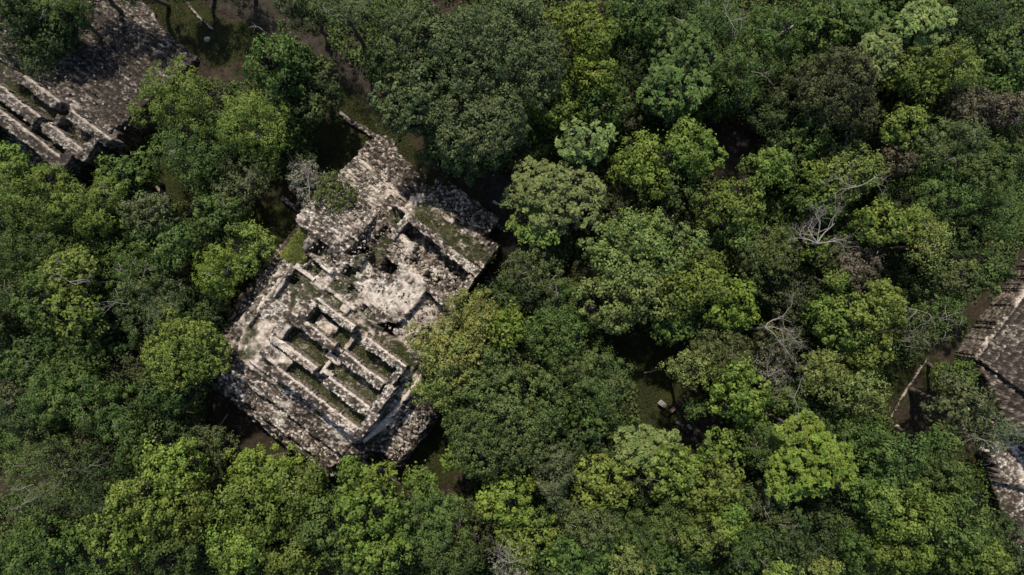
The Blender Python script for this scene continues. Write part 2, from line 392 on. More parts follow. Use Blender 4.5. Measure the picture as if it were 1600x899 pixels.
plat = [
 # stepped tiers, low to high
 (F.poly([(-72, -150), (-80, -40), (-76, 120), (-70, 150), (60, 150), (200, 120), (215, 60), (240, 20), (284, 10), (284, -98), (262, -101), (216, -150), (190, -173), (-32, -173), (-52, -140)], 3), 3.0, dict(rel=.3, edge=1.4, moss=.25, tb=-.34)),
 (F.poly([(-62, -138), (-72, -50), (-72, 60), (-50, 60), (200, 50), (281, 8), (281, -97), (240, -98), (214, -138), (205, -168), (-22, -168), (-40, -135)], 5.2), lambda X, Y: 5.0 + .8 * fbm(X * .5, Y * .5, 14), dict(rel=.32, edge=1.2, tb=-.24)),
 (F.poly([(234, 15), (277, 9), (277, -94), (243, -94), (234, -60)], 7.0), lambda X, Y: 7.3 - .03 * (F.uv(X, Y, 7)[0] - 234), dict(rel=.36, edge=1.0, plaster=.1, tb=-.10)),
 (F.poly([(-20, -158), (-30, -135), (-56, -110), (-62, -60), (-62, 60), (-40, 60), (240, 40), (240, 0), (240, -96), (225, -96), (196, -160)], 7.0), lambda X, Y: 6.9 + .7 * (fbm(X * .5, Y * .5, 4)), dict(rel=.34, edge=1.2, plaster=.08, tb=-.16)),
 (F.poly([(-16, -134), (-36, -118), (-54, -80), (-56, 60), (228, 60), (236, 10), (235, -96), (205, -128), (190, -134)], 8.6), lambda X, Y: 8.3 + .03 * np.clip(F.uv(X, Y, 8)[1] + 134, 0, 34) * (F.uv(X, Y, 8)[0] < 200) + .4 * fbm(X * .5, Y * .5, 24), dict(rel=.32, edge=1.1, plaster=.18, tb=-.10)),
 (F.poly([(-10, -110), (-30, -103), (-47, -60), (-47, 60), (222, 60), (225, 42), (224, -60), (211, -101), (200, -108)], 9.6), 9.7, dict(rel=.22, edge=.8, plaster=.4, moss=.3)),
 (F.poly([(219, 42), (225, 42), (225, -60), (214, -100), (209, -96), (219, -20)], 10), 10.0, dict(rel=.18, edge=.5, plaster=.7)),
 (F.poly([(-8, -104), (-24, -96), (-30, -40), (-44, -30), (-44, 60), (150, 60), (206, 62), (206, 0), (208, -50), (207, -98)], PZ), PZ, dict(rel=.2, edge=.6, plaster=.4, moss=.2)),
 # floor of the rooms
 (r(10, 190, -2, 34, PZ), PZ + .05, dict(rel=.22, moss=.66, plaster=.25)),
 (r(10, 196, -48, -10, PZ), PZ + .06, dict(rel=.22, moss=.70, plaster=.22)),
 (r(46, 198, -88, -60, PZ), PZ + .07, dict(rel=.22, moss=.70, plaster=.22)),
 # forecourt between temple and stairway
 (F.poly([(-44, 40), (-30, 60), (-26, 95), (-20, 120), (20, 125), (50, 160), (148, 163), (186, 152), (150, 153), (139, 82), (112, 62), (80, 40)], PZ), PZ + .04, dict(rel=.22, plaster=.50, moss=.12, edge=.8)),
 (F.poly([(64, 104), (96, 140), (150, 156), (150, 120), (140, 84), (106, 82), (84, 90)], PZ), PZ + .12, dict(rel=.16, plaster=.66, edge=2.6)),
 (r(-26, 22, 24, 54, PZ), PZ + .14, dict(rel=.2, moss=.72, plaster=.1, edge=1.5)),
 (r(24, 66, 70, 92, PZ), PZ + .16, dict(rel=.24, moss=.5, plaster=.1, edge=2)),
 (F.poly([(20, 44), (112, 44), (165, 62), (200, 58), (200, 40), (120, 40), (112, 50)], PZ), PZ + .12, dict(rel=.14, moss=.7, edge=1)),
 # low kerb between court and temple
 (r(-5, 22, 56, 70, PZ), PZ + .5, dict(plaster=.9, rel=.12, edge=.5)),
 (r(22, 78, 60, 66, PZ), PZ + .7, dict(plaster=.8, rel=.12, edge=.4)),
 (r(80, 128, 60, 64, PZ), PZ + .35, dict(plaster=.6, rel=.12, edge=.4)),
 # south-east flank of the court: lower rubble terrace
 (F.poly([(140, 82), (150, 152), (178, 150), (186, 165), (200, 160), (216, 140), (216, 60), (150, 60)], 9), lambda X, Y: 9.5 - .028 * np.clip(F.uv(X, Y, 9)[0] - 150, 0, 99), dict(rel=.28, plaster=.45, edge=1)),
]
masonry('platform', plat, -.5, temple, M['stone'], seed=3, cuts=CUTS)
stair = [
 (F.poly([(-73, 287), (-60, 306), (-54, 312), (48, 284), (50, 240), (26, 222), (19, 200), (26, 150), (20, 118), (-12, 92), (-30, 96), (-36, 122), (-63, 124), (-70, 200)], 5), stair_fn(F, 306, 128, .6, PZ + .5, .44, 5), dict(rel=.2, edge=.9, plaster=.3)),
]
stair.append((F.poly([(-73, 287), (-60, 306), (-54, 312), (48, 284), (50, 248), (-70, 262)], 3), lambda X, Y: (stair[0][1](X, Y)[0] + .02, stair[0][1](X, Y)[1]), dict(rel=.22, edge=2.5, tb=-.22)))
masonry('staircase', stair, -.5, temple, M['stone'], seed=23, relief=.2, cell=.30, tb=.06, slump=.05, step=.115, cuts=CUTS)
annex = [
 (F.poly([(48, 236), (46, 283), (86, 308), (173, 312), (173, 276), (200, 280), (199, 228), (196, 190), (184, 150), (54, 156), (20, 150), (18, 240)], 3.2), lambda X, Y: 1.8 + 4.4 * np.clip((318 - F.uv(X, Y, 4)[1]) / 60, 0, 1), dict(rel=.3, plaster=.08, moss=.1, tb=-.2)),
 (F.poly([(54, 232), (60, 262), (170, 274), (198, 268), (198, 228)], 5.6), lambda X, Y: 6.2 + .3 * fbm(X, Y, 9), dict(rel=.28, moss=.44, plaster=.2)),
 (F.poly([(90, 262), (170, 272), (196, 266), (196, 256), (140, 254)], 6.6), 6.7, dict(rel=.2, plaster=.6)),
 (r(180, 199, 232, 240, 6.9), 6.9, dict(plaster=.5)), (r(172, 182, 262, 274, 7.1), 7.2, dict(plaster=.6)), (r(186, 199, 240, 278, 6.8), 6.8, dict(plaster=.3)),
 (F.poly([(54, 160), (60, 200), (90, 200), (100, 182), (122, 182), (124, 196), (196, 196), (186, 150)], 8.6), lambda X, Y: 8.2 + .8 * fbm(X * .6, Y * .6, 19), dict(rel=.36, plaster=.35)),
 (F.poly([(54, 154), (60, 162), (150, 165), (184, 156), (182, 148)], PZ), PZ - .1, dict(rel=.25, plaster=.35)),
 (F.poly([(20, 226), (46, 238), (56, 236), (58, 200), (48, 188), (44, 205), (40, 222)], 8), 8.0, dict(rel=.3, plaster=.3)),
 (F.poly([(26, 194), (48, 192), (46, 150), (28, 150)], 5.5), 5.2, dict(moss=.5)),
 (F.poly([(42, 150), (66, 168), (66, 120), (44, 112)], 8.0), 7.8, dict(moss=.8, rel=.15)),
]
masonry('annex', annex, -.5, temple, M['stone'], seed=43, relief=.3, cuts=CUTS)
def wall(masses, fr, par, seed, mat, base, zt, label=None, plaster=.08, rel=.2, name='wall', top_plaster=0):
    ms = []
    for u0, u1, v0, v1 in masses:
        zz_ = (lambda X, Y, zt=zt, sd=seed: zt - .1 + .35 * (fbm(X * .35, Y * .35, sd, 3) - .5) * 2 - .9 * np.clip(fbm(X * .5, Y * .5, sd + 3, 3) - .66, 0, 1) * 4)
        ms.append((fr.rect(u0 - .5, u1 + .5, v0 - 1.5, v1, zt), zz_, dict(rel=rel, edge=.55, plaster=top_plaster)))
        # smooth stucco facing that clings to the sunny side of the wall, its top lower than the core
        if plaster: ms.append((fr.rect(u0 + .5, u1 - .5, v1 - 1.0, v1 + 3.6, zt), zt - .55, dict(rel=.03, edge=.45, plaster=1.1)))
    return masonry(name, ms, base, par, mat, seed=seed, step=.105, cell=.27, relief=rel, label=label)
S = M['stone']
wall([(16, 94, 29, 38)], F, temple, 101, S, PZ - .6, WZ)
wall([(114, 196, 25, 36), (183, 195, -2, 30)], F, temple, 111, S, PZ - .6, WZ)
wall([(-2, 87, -15, -3), (10, 24, -4, 30)], F, temple, 121, S, PZ - .6, WZ)
wall([(101, 184, -16, -4), (187, 202, -48, -3)], F, temple, 131, S, PZ - .6, WZ)
wall([(-6, 84, -58, -50)], F, temple, 141, S, PZ - .6, WZ - .2, top_plaster=.4)
wall([(106, 200, -62, -50), (192, 207, -97, -52)], F, temple, 151, S, PZ - .6, WZ)
wall([(30, 200, -98, -87)], F, temple, 161, S, PZ - .6, WZ - .3)
wall([(-8, 13, -46, -14)], F, temple, 171, S, PZ - .6, WZ - .5, plaster=0, top_plaster=.42)
wall([(-4, 48, -84, -59)], F, temple, 181, S, PZ - .6, WZ - 1.3, plaster=0, top_plaster=.5)
wall([(86, 100, -6, -2), (98, 104, 2, 26)], F, temple, 191, S, PZ - .6, WZ - 1.6, plaster=0, top_plaster=.9)
wall([(84, 110, -24, -14)], F, temple, 195, S, PZ - .6, PZ + .7, plaster=0, top_plaster=.95)
wall([(92, 112, -46, -38), (92, 97, -50, -24)], F, temple, 197, S, PZ - .6, PZ + 1.5, plaster=0, top_plaster=.6)
wall([(38, 74, 6, 24)], F, temple, 201, S, PZ - .6, PZ + 1.0, plaster=0, top_plaster=.62, name='bench')
wall([(55, 128, 222, 233), (128, 198, 216, 230)], F, temple, 211, S, 4, 9.4, plaster=0, top_plaster=.2)
wall([(186, 198, 192, 228)], F, temple, 221, S, 4, 9.2, plaster=0, top_plaster=.1)
wall([(50, 60, 186, 232)], F, temple, 231, S, 4, 9.3, plaster=0, top_plaster=.1)
# north-west edge kerbs and the small lookout rooms beside the stair foot
wall([(-48, -42, -58, 60)], F, temple, 241, S, 8, 10.6, plaster=0, top_plaster=.6, name='kerb')
wall([(-40, -4, 58, 64), (-42, -37, 0, 60)], F, temple, 251, S, PZ - .6, PZ + 1.0, plaster=0, top_plaster=.8, name='kerb')
wall([(-12, 16, 84, 88)], F, temple, 261, S, PZ - .6, PZ + .9, plaster=0, top_plaster=.9, name='kerb')
# grassy ledge beside the stairway
lp = [F.px(u, v) for u, v in [(-70, 56), (-70, 124), (-34, 124), (-30, 96), (-34, 58)]]
m_, t_ = mat_new('sun_tinted_grass')  # lighter than the lawn grass: sunlight is put into its colour
finish(t_, ramp(t_, noise(t_, 2.5, 6, .75), [(.3, (.05, .055, .012)), (.5, (.12, .14, .025)), (.7, (.22, .22, .06))]), 1, .05, noise(t_, 9, 5), .7, .1); M['suntinted'] = m_
masonry('grassy_ledge', [(np.array([at(x, y, 9.4) for x, y in lp]), 9.4, dict(rel=.08, edge=.5))], -.5, temple, M['suntinted'], seed=55, label='sunlit yellow-green grass ledge')
# fallen slab, square block
def slab(name, px, py, z, w, d, h, rz, mat, parent, tilt=0):
    x, y = at(px, py, z + h)
    bev = min(w, d) * .12
    ring = lambda s, zz: [(math.copysign(w / 2 - s * 0, a) - (bev if k in (0,) else 0) * math.copysign(1, a), math.copysign(d / 2, b) - (bev if k in (1,) else 0) * math.copysign(1, b), zz) for a, b, k in ((1, 1, 1), (1, 1, 0), (-1, 1, 0), (-1, 1, 1), (-1, -1, 1), (-1, -1, 0), (1, -1, 0), (1, -1, 1))]
    v = ring(0, 0) + ring(0, h * .85) + [(a * .93, b * .93, h) for a, b, _ in ring(0, h)]
    v = np.array(v); v += np.random.RandomState(int(px)).uniform(-.03, .03, v.shape)
    v[:, 2] += v[:, 0] * math.tan(tilt)
    c, s = math.cos(rz), math.sin(rz)
    v = np.stack([v[:, 0] * c - v[:, 1] * s + x, v[:, 0] * s + v[:, 1] * c + y, v[:, 2] + z], 1)
    Q = []
    for k in range(2):
        for i in range(8): j = (i + 1) % 8; Q.append((k * 8 + i, k * 8 + j, k * 8 + 8 + j, k * 8 + 8 + i))
    Q += [(16, 17, 18, 19), (16, 19, 20, 23), (20, 21, 22, 23)]
    n = len(v)
    return np_mesh(name, v, Q=np.array(Q), mat=mat, parent=parent, attrs=dict(stone=np.full(n, .9), plaster=np.full(n, 1.), moss=np.zeros(n), gap=np.zeros(n)), loc=None if parent else (x, y, z))
tag(slab('stone_block', 538.8, 482.7, PZ + .1, 1.15, 1.0, .5, R(-35), S, None), 'pale squared stone block lying outside the wall of the upper temple room', 'stone block')
tag(slab('stone_slab', 573, 425, 7.9, 1.6, 2.7, 1.4, R(28), S, None, .12), 'big smooth white stone slab standing in the grassy hollow of the temple court', 'stone slab')
# loose rubble lying about on the temple
rng = np.random.RandomState(8)
def scatter(fr, u0, u1, v0, v1, z, n, smin, smax, parent, seed, mat, name='rubble'):
    rg = np.random.RandomState(seed)
    uu = rg.uniform(u0, u1, n); vv = rg.uniform(v0, v1, n)
    P = []
    for a, b in zip(uu, vv):
        zz = z(a, b) if callable(z) else z
        x, y = fr.w(a, b, zz); P.append((x, y, zz))
    o = rocks(name, np.array(P), smin + (smax - smin) * rg.uniform(0, 1, n) ** 2.5, mat, parent, seed); tag(o, kind='stuff'); return o
scatter(F, -40, 140, 60, 140, PZ + .1, 380, .12, .5, temple, 1, S)
scatter(F, -66, 45, 130, 300, lambda a, b: .75 + (PZ + .5) * np.clip((306 - b) / 178, 0, 1), 600, .12, .4, temple, 2, S)
scatter(F, 14, 188, -84, -62, PZ + .12, 90, .1, .4, temple, 21, S)
scatter(F, 14, 190, -46, -20, PZ + .12, 130, .1, .45, temple, 22, S)
scatter(F, 20, 186, 0, 24, PZ + .12, 110, .1, .4, temple, 23, S)
scatter(F, -20, 200, -130, -112, 8.6, 260, .15, .55, temple, 3, S)
scatter(F, -15, 190, -156, -138, 7.2, 200, .15, .55, temple, 4, S)
scatter(F, -60, -30, -120, 40, 7.4, 80, .15, .5, temple, 5, S)
scatter(F, 238, 274, -92, 6, 6.9, 160, .2, .65, temple, 6, S)
scatter(F, -70, -52, -50, 110, 5.6, 100, .2, .5, temple, 7, S)
scatter(F, 56, 190, 165, 200, 8.7, 200, .2, .6, temple, 9, S)
scatter(F, 56, 172, 262, 306, lambda a, b: 1.9 + 4.4 * min(1, (318 - b) / 60), 260, .2, .6, temple, 10, S)
scatter(F, 150, 200, 70, 150, lambda a, b: 9.5 - .028 * (a - 150), 160, .2, .6, temple, 11, S)

# ---- the ruin at the top left
F2 = Frame(31.7, 115.4)
x_, y_ = F2.w(80, 20, 4)
ruin2 = empty('temple_ruin', (x_, y_, 0), 'darker stone temple ruin at the upper left with long room walls and rubble stairway', 'ruin', )
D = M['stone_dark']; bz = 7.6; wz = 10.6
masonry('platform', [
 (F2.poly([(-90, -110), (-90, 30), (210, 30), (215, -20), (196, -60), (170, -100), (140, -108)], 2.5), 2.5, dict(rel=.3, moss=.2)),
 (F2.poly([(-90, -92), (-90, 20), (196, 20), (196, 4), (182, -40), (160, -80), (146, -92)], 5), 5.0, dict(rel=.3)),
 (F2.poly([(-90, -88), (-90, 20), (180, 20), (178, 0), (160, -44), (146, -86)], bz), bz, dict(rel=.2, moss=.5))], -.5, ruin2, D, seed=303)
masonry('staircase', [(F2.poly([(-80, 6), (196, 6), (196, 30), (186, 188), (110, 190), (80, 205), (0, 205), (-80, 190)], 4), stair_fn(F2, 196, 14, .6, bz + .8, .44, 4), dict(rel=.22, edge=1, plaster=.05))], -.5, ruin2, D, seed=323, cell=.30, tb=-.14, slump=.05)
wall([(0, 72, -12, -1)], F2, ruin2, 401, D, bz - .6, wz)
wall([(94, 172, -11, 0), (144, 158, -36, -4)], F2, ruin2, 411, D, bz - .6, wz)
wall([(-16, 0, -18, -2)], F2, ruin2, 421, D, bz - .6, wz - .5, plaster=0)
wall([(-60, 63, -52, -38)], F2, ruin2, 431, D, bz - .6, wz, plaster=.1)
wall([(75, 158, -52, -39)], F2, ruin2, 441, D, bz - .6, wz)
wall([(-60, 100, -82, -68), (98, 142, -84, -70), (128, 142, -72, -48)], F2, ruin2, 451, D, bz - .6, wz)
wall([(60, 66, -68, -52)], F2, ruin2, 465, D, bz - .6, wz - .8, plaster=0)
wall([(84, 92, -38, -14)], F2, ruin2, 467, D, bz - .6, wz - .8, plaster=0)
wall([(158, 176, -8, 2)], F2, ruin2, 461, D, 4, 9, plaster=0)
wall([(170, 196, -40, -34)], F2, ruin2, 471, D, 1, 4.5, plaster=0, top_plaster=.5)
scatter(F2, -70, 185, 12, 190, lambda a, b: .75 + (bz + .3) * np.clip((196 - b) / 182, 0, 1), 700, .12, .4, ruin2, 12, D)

# ---- the stepped ruin at the right edge
F3 = Frame(1531, 562)
x_, y_ = F3.w(40, 40, 4)
ruin3 = empty('pyramid_ruin', (x_, y_, 0), 'grey stepped pyramid ruin with long straight stair treads cut by the right edge', 'ruin')
PP = lambda pts, z: np.array([at(x + 11, y, z) for x, y in pts])
masonry('platform', [
 (PP([(1500, 548), (1534, 630), (1526, 700), (1540, 765), (1580, 880), (1640, 960), (1760, 960), (1760, 300), (1680, 300), (1586, 425)], 2.0), lambda X, Y: 1.6 + .8 * fbm(X * .4, Y * .4, 6), dict(rel=.3, plaster=.05, moss=.15, edge=1.5)),
 (PP([(1506, 556), (1546, 625), (1538, 690), (1550, 752), (1640, 780), (1760, 800), (1760, 300), (1672, 330), (1592, 432)], 3.4), lambda X, Y: 3.2 + .5 * fbm(X * .5, Y * .5, 16), dict(rel=.28, plaster=.22, edge=1.5)),
 (F3.poly([(-13, -4), (-13, 170), (4, 170), (4, -6)], 4.2), 4.3, dict(rel=.2, plaster=.5, moss=.1)),
 (F3.poly([(4, -4), (150, -4), (150, -60), (92, -60), (60, -44), (20, -16)], 5), lambda X, Y: 3.9 + .052 * np.clip(F3.uv(X, Y, 5)[0], 0, 150) + .05 * np.clip(F3.uv(X, Y, 5)[1] + 16, -50, 0), dict(rel=.28, plaster=.1, tb=-.12)),
 ], -.5, ruin3, M['stone'], seed=503)
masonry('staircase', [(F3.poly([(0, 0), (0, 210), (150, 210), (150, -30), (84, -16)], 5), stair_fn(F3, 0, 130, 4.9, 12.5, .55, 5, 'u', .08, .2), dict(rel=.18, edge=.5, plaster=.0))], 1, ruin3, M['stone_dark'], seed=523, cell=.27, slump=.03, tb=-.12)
scatter(F3, 40, 110, -110, -30, 4.0, 260, .2, .7, ruin3, 13, S)

# ---- low walls and kerbs in the clearings
def low_wall(pts, z, w, h, label, seed, mat=None, name='low_wall', cat='wall'):
    ms = []
    for (a, b), (c, d) in zip(pts[:-1], pts[1:]):
        p = np.array(at(a, b, h)); q = np.array(at(c, d, h)); n = np.array([-(q - p)[1], (q - p)[0]]); n = n / np.hypot(*n) * w / 2
        e = (q - p) / np.hypot(*(q - p)) * .15
        ms.append((np.array([p + n - e, q + n + e, q - n + e, p - n - e]), h, dict(rel=.16, edge=.5, plaster=.3)))
    x, y = at(*pts[0], 0); par = empty(name, (x, y, 0), label, cat)
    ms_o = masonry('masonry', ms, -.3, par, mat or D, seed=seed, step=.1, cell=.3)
    return par
low_wall([(538, 184), (562, 198), (596, 218), (622, 246)], 0, .8, .7, 'low dark rubble wall running down to the foot of the temple stairway', 601)
low_wall([(440, 308), (462, 326), (482, 346)], 0, .7, .8, 'short low wall beside the grassy hollow at the left of the temple', 611)
low_wall([(285, -4), (308, 24), (332, 46)], 0, .4, .3, 'low kerb wall crossing the grass at the top edge', 621)
low_wall([(1394, 650), (1420, 605), (1452, 558)], 0, .35, .35, 'long straight pale kerb wall between the grass and the dark ditch', 631)
low_wall([(1054, 656), (1066, 664), (1076, 676)], 0, .7, .5, 'short dark stone footing in the clearing beside the information boards', 641)
low_wall([(700, 285), (745, 318), (785, 358)], 0, .6, 1.0, 'straight kerb wall along the dirt path at the right of the temple', 651)
low_wall([(222, 268), (246, 292), (262, 312)], 0, .6, .6, 'low half-buried wall in the small grassy gap below the upper left ruin', 661)
# stray boulders
def boulder(px, py, s, label, seed, mat=S):
    x, y = at(px, py, .3)
    rg = np.random.RandomState(seed); P = np.array([(x, y, s * .25)])
    # a lumpy rock from a subdivided sphere
    n, m = 10, 7; V = []; 
    for i in range(m + 1):
        th = math.pi * i / m
        for j in range(n):
            ph = 2 * math.pi * j / n
            d = np.array([math.sin(th) * math.cos(ph), math.sin(th) * math.sin(ph), math.cos(th)])
            k = s * .5 * (1 + .28 * (float(vnoise(np.array([d[0] * 1.7 + 9]), np.array([d[1] * 1.7 + d[2] * 1.3 + 5]), seed)[0]) - .5) * 2)
            V.append((x + d[0] * k * 1.2, y + d[1] * k * .9, s * .2 + d[2] * k * .7))
    Q = [(i * n + j, (i + 1) * n + j, (i + 1) * n + (j + 1) % n, i * n + (j + 1) % n) for i in range(m) for j in range(n)]
    nn = len(V); z = np.zeros(nn)
    return tag(np_mesh('boulder', V, Q=np.array(Q), mat=mat, attrs=dict(stone=np.full(nn, .8), plaster=z, moss=z, gap=z), loc=(x, y, 0)), label, 'boulder')
boulder(323, 61, .8, 'round grey boulder on the grass at the top of the photo', 3)
boulder(1403, 667, .6, 'small pale stone lying in the dark ditch at the right', 4)
boulder(654, 760, .7, 'pale stone on bare ground below the lower right temple corner', 5)
boulder(1512, 640, .8, 'grey boulder beside the dark tree near the right edge', 6)

# ---- information boards
m_, t_ = mat_new('board_face'); 
tc = t_.nodes.new('ShaderNodeTexCoord'); wv = t_.nodes.new('ShaderNodeTexWave'); wv.inputs['Scale'].default_value = 4.2; wv.bands_direction = 'Y'; wv.inputs['Distortion'].default_value = 3; wv.inputs['Detail'].default_value = 3; wv.inputs['Detail Scale'].default_value = 3
t_.links.new(tc.outputs['Object'], wv.inputs['Vector'])
finish(t_, ramp(t_, wv.outputs['Fac'], [(.35, (.16, .15, .14)), (.6, (.45, .43, .40))]), .6, .3); M['board'] = m_
M['frame'] = plain('grey_board_frame', (.40, .38, .35), .6, 4, .15); M['redboard'] = plain('reddish_board', (.48, .26, .21), .6, 4, .15); M['post'] = plain('board_post', (.10, .08, .06), .8)
def box_np(cx, cy, cz, sx, sy, sz):
    v = np.array([(a * sx / 2 + cx, b * sy / 2 + cy, c * sz / 2 + cz) for a in (-1, 1) for b in (-1, 1) for c in (-1, 1)])
    f = np.array([(0, 1, 3, 2), (4, 6, 7, 5), (0, 4, 5, 1), (2, 3, 7, 6), (0, 2, 6, 4), (1, 5, 7, 3)]); return v, f
def board(px, py, w, d, rz, face, label):
    x, y = at(px, py, 1); o = empty('information_board', (x, y, .1), label, 'sign', 'information boards in the clearings'); o.rotation_euler.z = rz
    def add(name, v, f, m):
        me = bpy.data.meshes.new(name); me.from_pydata([tuple(a) for a in v], [], [tuple(int(b) for b in q) for q in f]); me.materials.append(m)
        c = bpy.data.objects.new(name, me); C.objects.link(c); c.parent = o; return c
    ti = R(22); T = lambda v: np.stack([v[:, 0], v[:, 1] * math.cos(ti), v[:, 1] * math.sin(ti) + v[:, 2] + 1.0], 1)
    v, f = box_np(0, 0, 0, w, d, .05); add('frame', T(v), f, M['frame'] if face == 'board' else M['redboard'])
    v, f = box_np(0, 0, .035, w * .82, d * .76, .01); add('panel', T(v), f, M[face])
    for s in (-1, 1):
        v, f = box_np(s * w * .36, 0, .48, .08, .08, .96); add('post', v, f, M['post'])
    return o
board(1034.8, 631, 1.15, .72, R(-38), 'board', 'large pale information board on the grass of the dark clearing')
board(1050.8, 640.5, .8, .55, R(40), 'redboard', 'reddish board just right of the large pale one in the clearing')
board(1077, 667, .8, .42, R(-52), 'board', 'narrow pale board beside the stone footing in the clearing')
board(774, 317, .75, .38, R(-35), 'board', 'small pale board on the dirt path right of the temple')
board(622, 210, .5, .42, R(40), 'board', 'small pale board on the grass strip above the temple stairway')

# ------------------------------------------------------------------ trees
def tube(paths, seg=6):
    """paths: list of (points (n,3), radii (n,)) -> V, Q"""
    Vs = []; Qs = []; base = 0
    for P, r_ in paths:
        P = np.asarray(P, float); n = len(P)
        d = np.gradient(P, axis=0); d /= np.linalg.norm(d, axis=1)[:, None] + 1e-9
        up = np.where(np.abs(d[:, 2:3]) > .9, np.array([[1., 0, 0]]), np.array([[0, 0, 1.]]))
        a = np.cross(d, up); a /= np.linalg.norm(a, axis=1)[:, None] + 1e-9; b = np.cross(d, a)
        th = np.arange(seg) * 2 * math.pi / seg
        ring = P[:, None] + (a[:, None] * np.cos(th)[None, :, None] + b[:, None] * np.sin(th)[None, :, None]) * np.asarray(r_)[:, None, None]
        Vs.append(ring.reshape(-1, 3))
        i = np.arange(n - 1)[:, None] * seg; j = np.arange(seg)[None]; k = (j + 1) % seg
        Qs.append((np.stack([i + j, i + k, i + seg + k, i + seg + j], -1).reshape(-1, 4)) + base); base += n * seg
    return np.concatenate(Vs), np.concatenate(Qs)
def limb(a, b, r0, r1, rg, n=5, bend=.12):
    a = np.asarray(a, float); b = np.asarray(b, float); L = np.linalg.norm(b - a)
    t_ = np.linspace(0, 1, n)[:, None]; P = a + (b - a) * t_
    off = rg.normal(0, 1, (n, 3)) * bend * L * .4 * (np.sin(t_ * math.pi) + .12 * (t_ > .01)); off[0] = 0
    P = P + off; return P, np.linspace(r0, r1, n)
def twigs(start, direction, L, r0, depth, rg, out, spread=.6, kids=3):
    d = np.asarray(direction, float); d /= np.linalg.norm(d)
    n = 5; P = [np.asarray(start, float)]
    for i in range(n - 1):
        d = d + rg.normal(0, .22, 3); d[2] *= .9; d /= np.linalg.norm(d); P.append(P[-1] + d * L / (n - 1))
    out.append((np.array(P), np.linspace(r0, r0 * .5, n)))
    if depth > 0:
        for k in range(kids):
            i = rg.randint(2, n); nd = d + rg.normal(0, spread, 3); nd[2] = abs(nd[2]) * .3 + nd[2] * .2
            twigs(P[i], nd, L * rg.uniform(.5, .8), r0 * .5 * rg.uniform(.8, 1.1), depth - 1, rg, out, spread, kids)

def leaves(name, P, Nn, size, aspect, tone, parent, color, rg, mat=None):
    n = len(P)
    r1 = rg.normal(0, 1, (n, 3)); a = np.cross(Nn, r1); a /= np.linalg.norm(a, axis=1)[:, None] + 1e-9
    b = np.cross(Nn, a); sz = (size * rg.uniform(.65, 1.35, n))[:, None]
    L = a * sz * .5; Wd = b * sz * .5 * aspect; dn = Nn * sz * .12
    V = np.stack([P + L - dn, P + Wd + dn, P - L - dn, P - Wd + dn], 1).reshape(-1, 3)
    Q = np.arange(n * 4).reshape(n, 4)
    o = np_mesh(name, V, Q=Q, mat=mat or M['leaf'], parent=parent, attrs=dict(tone=np.repeat(tone, 4)))
    o.color = (*color, 1); return o

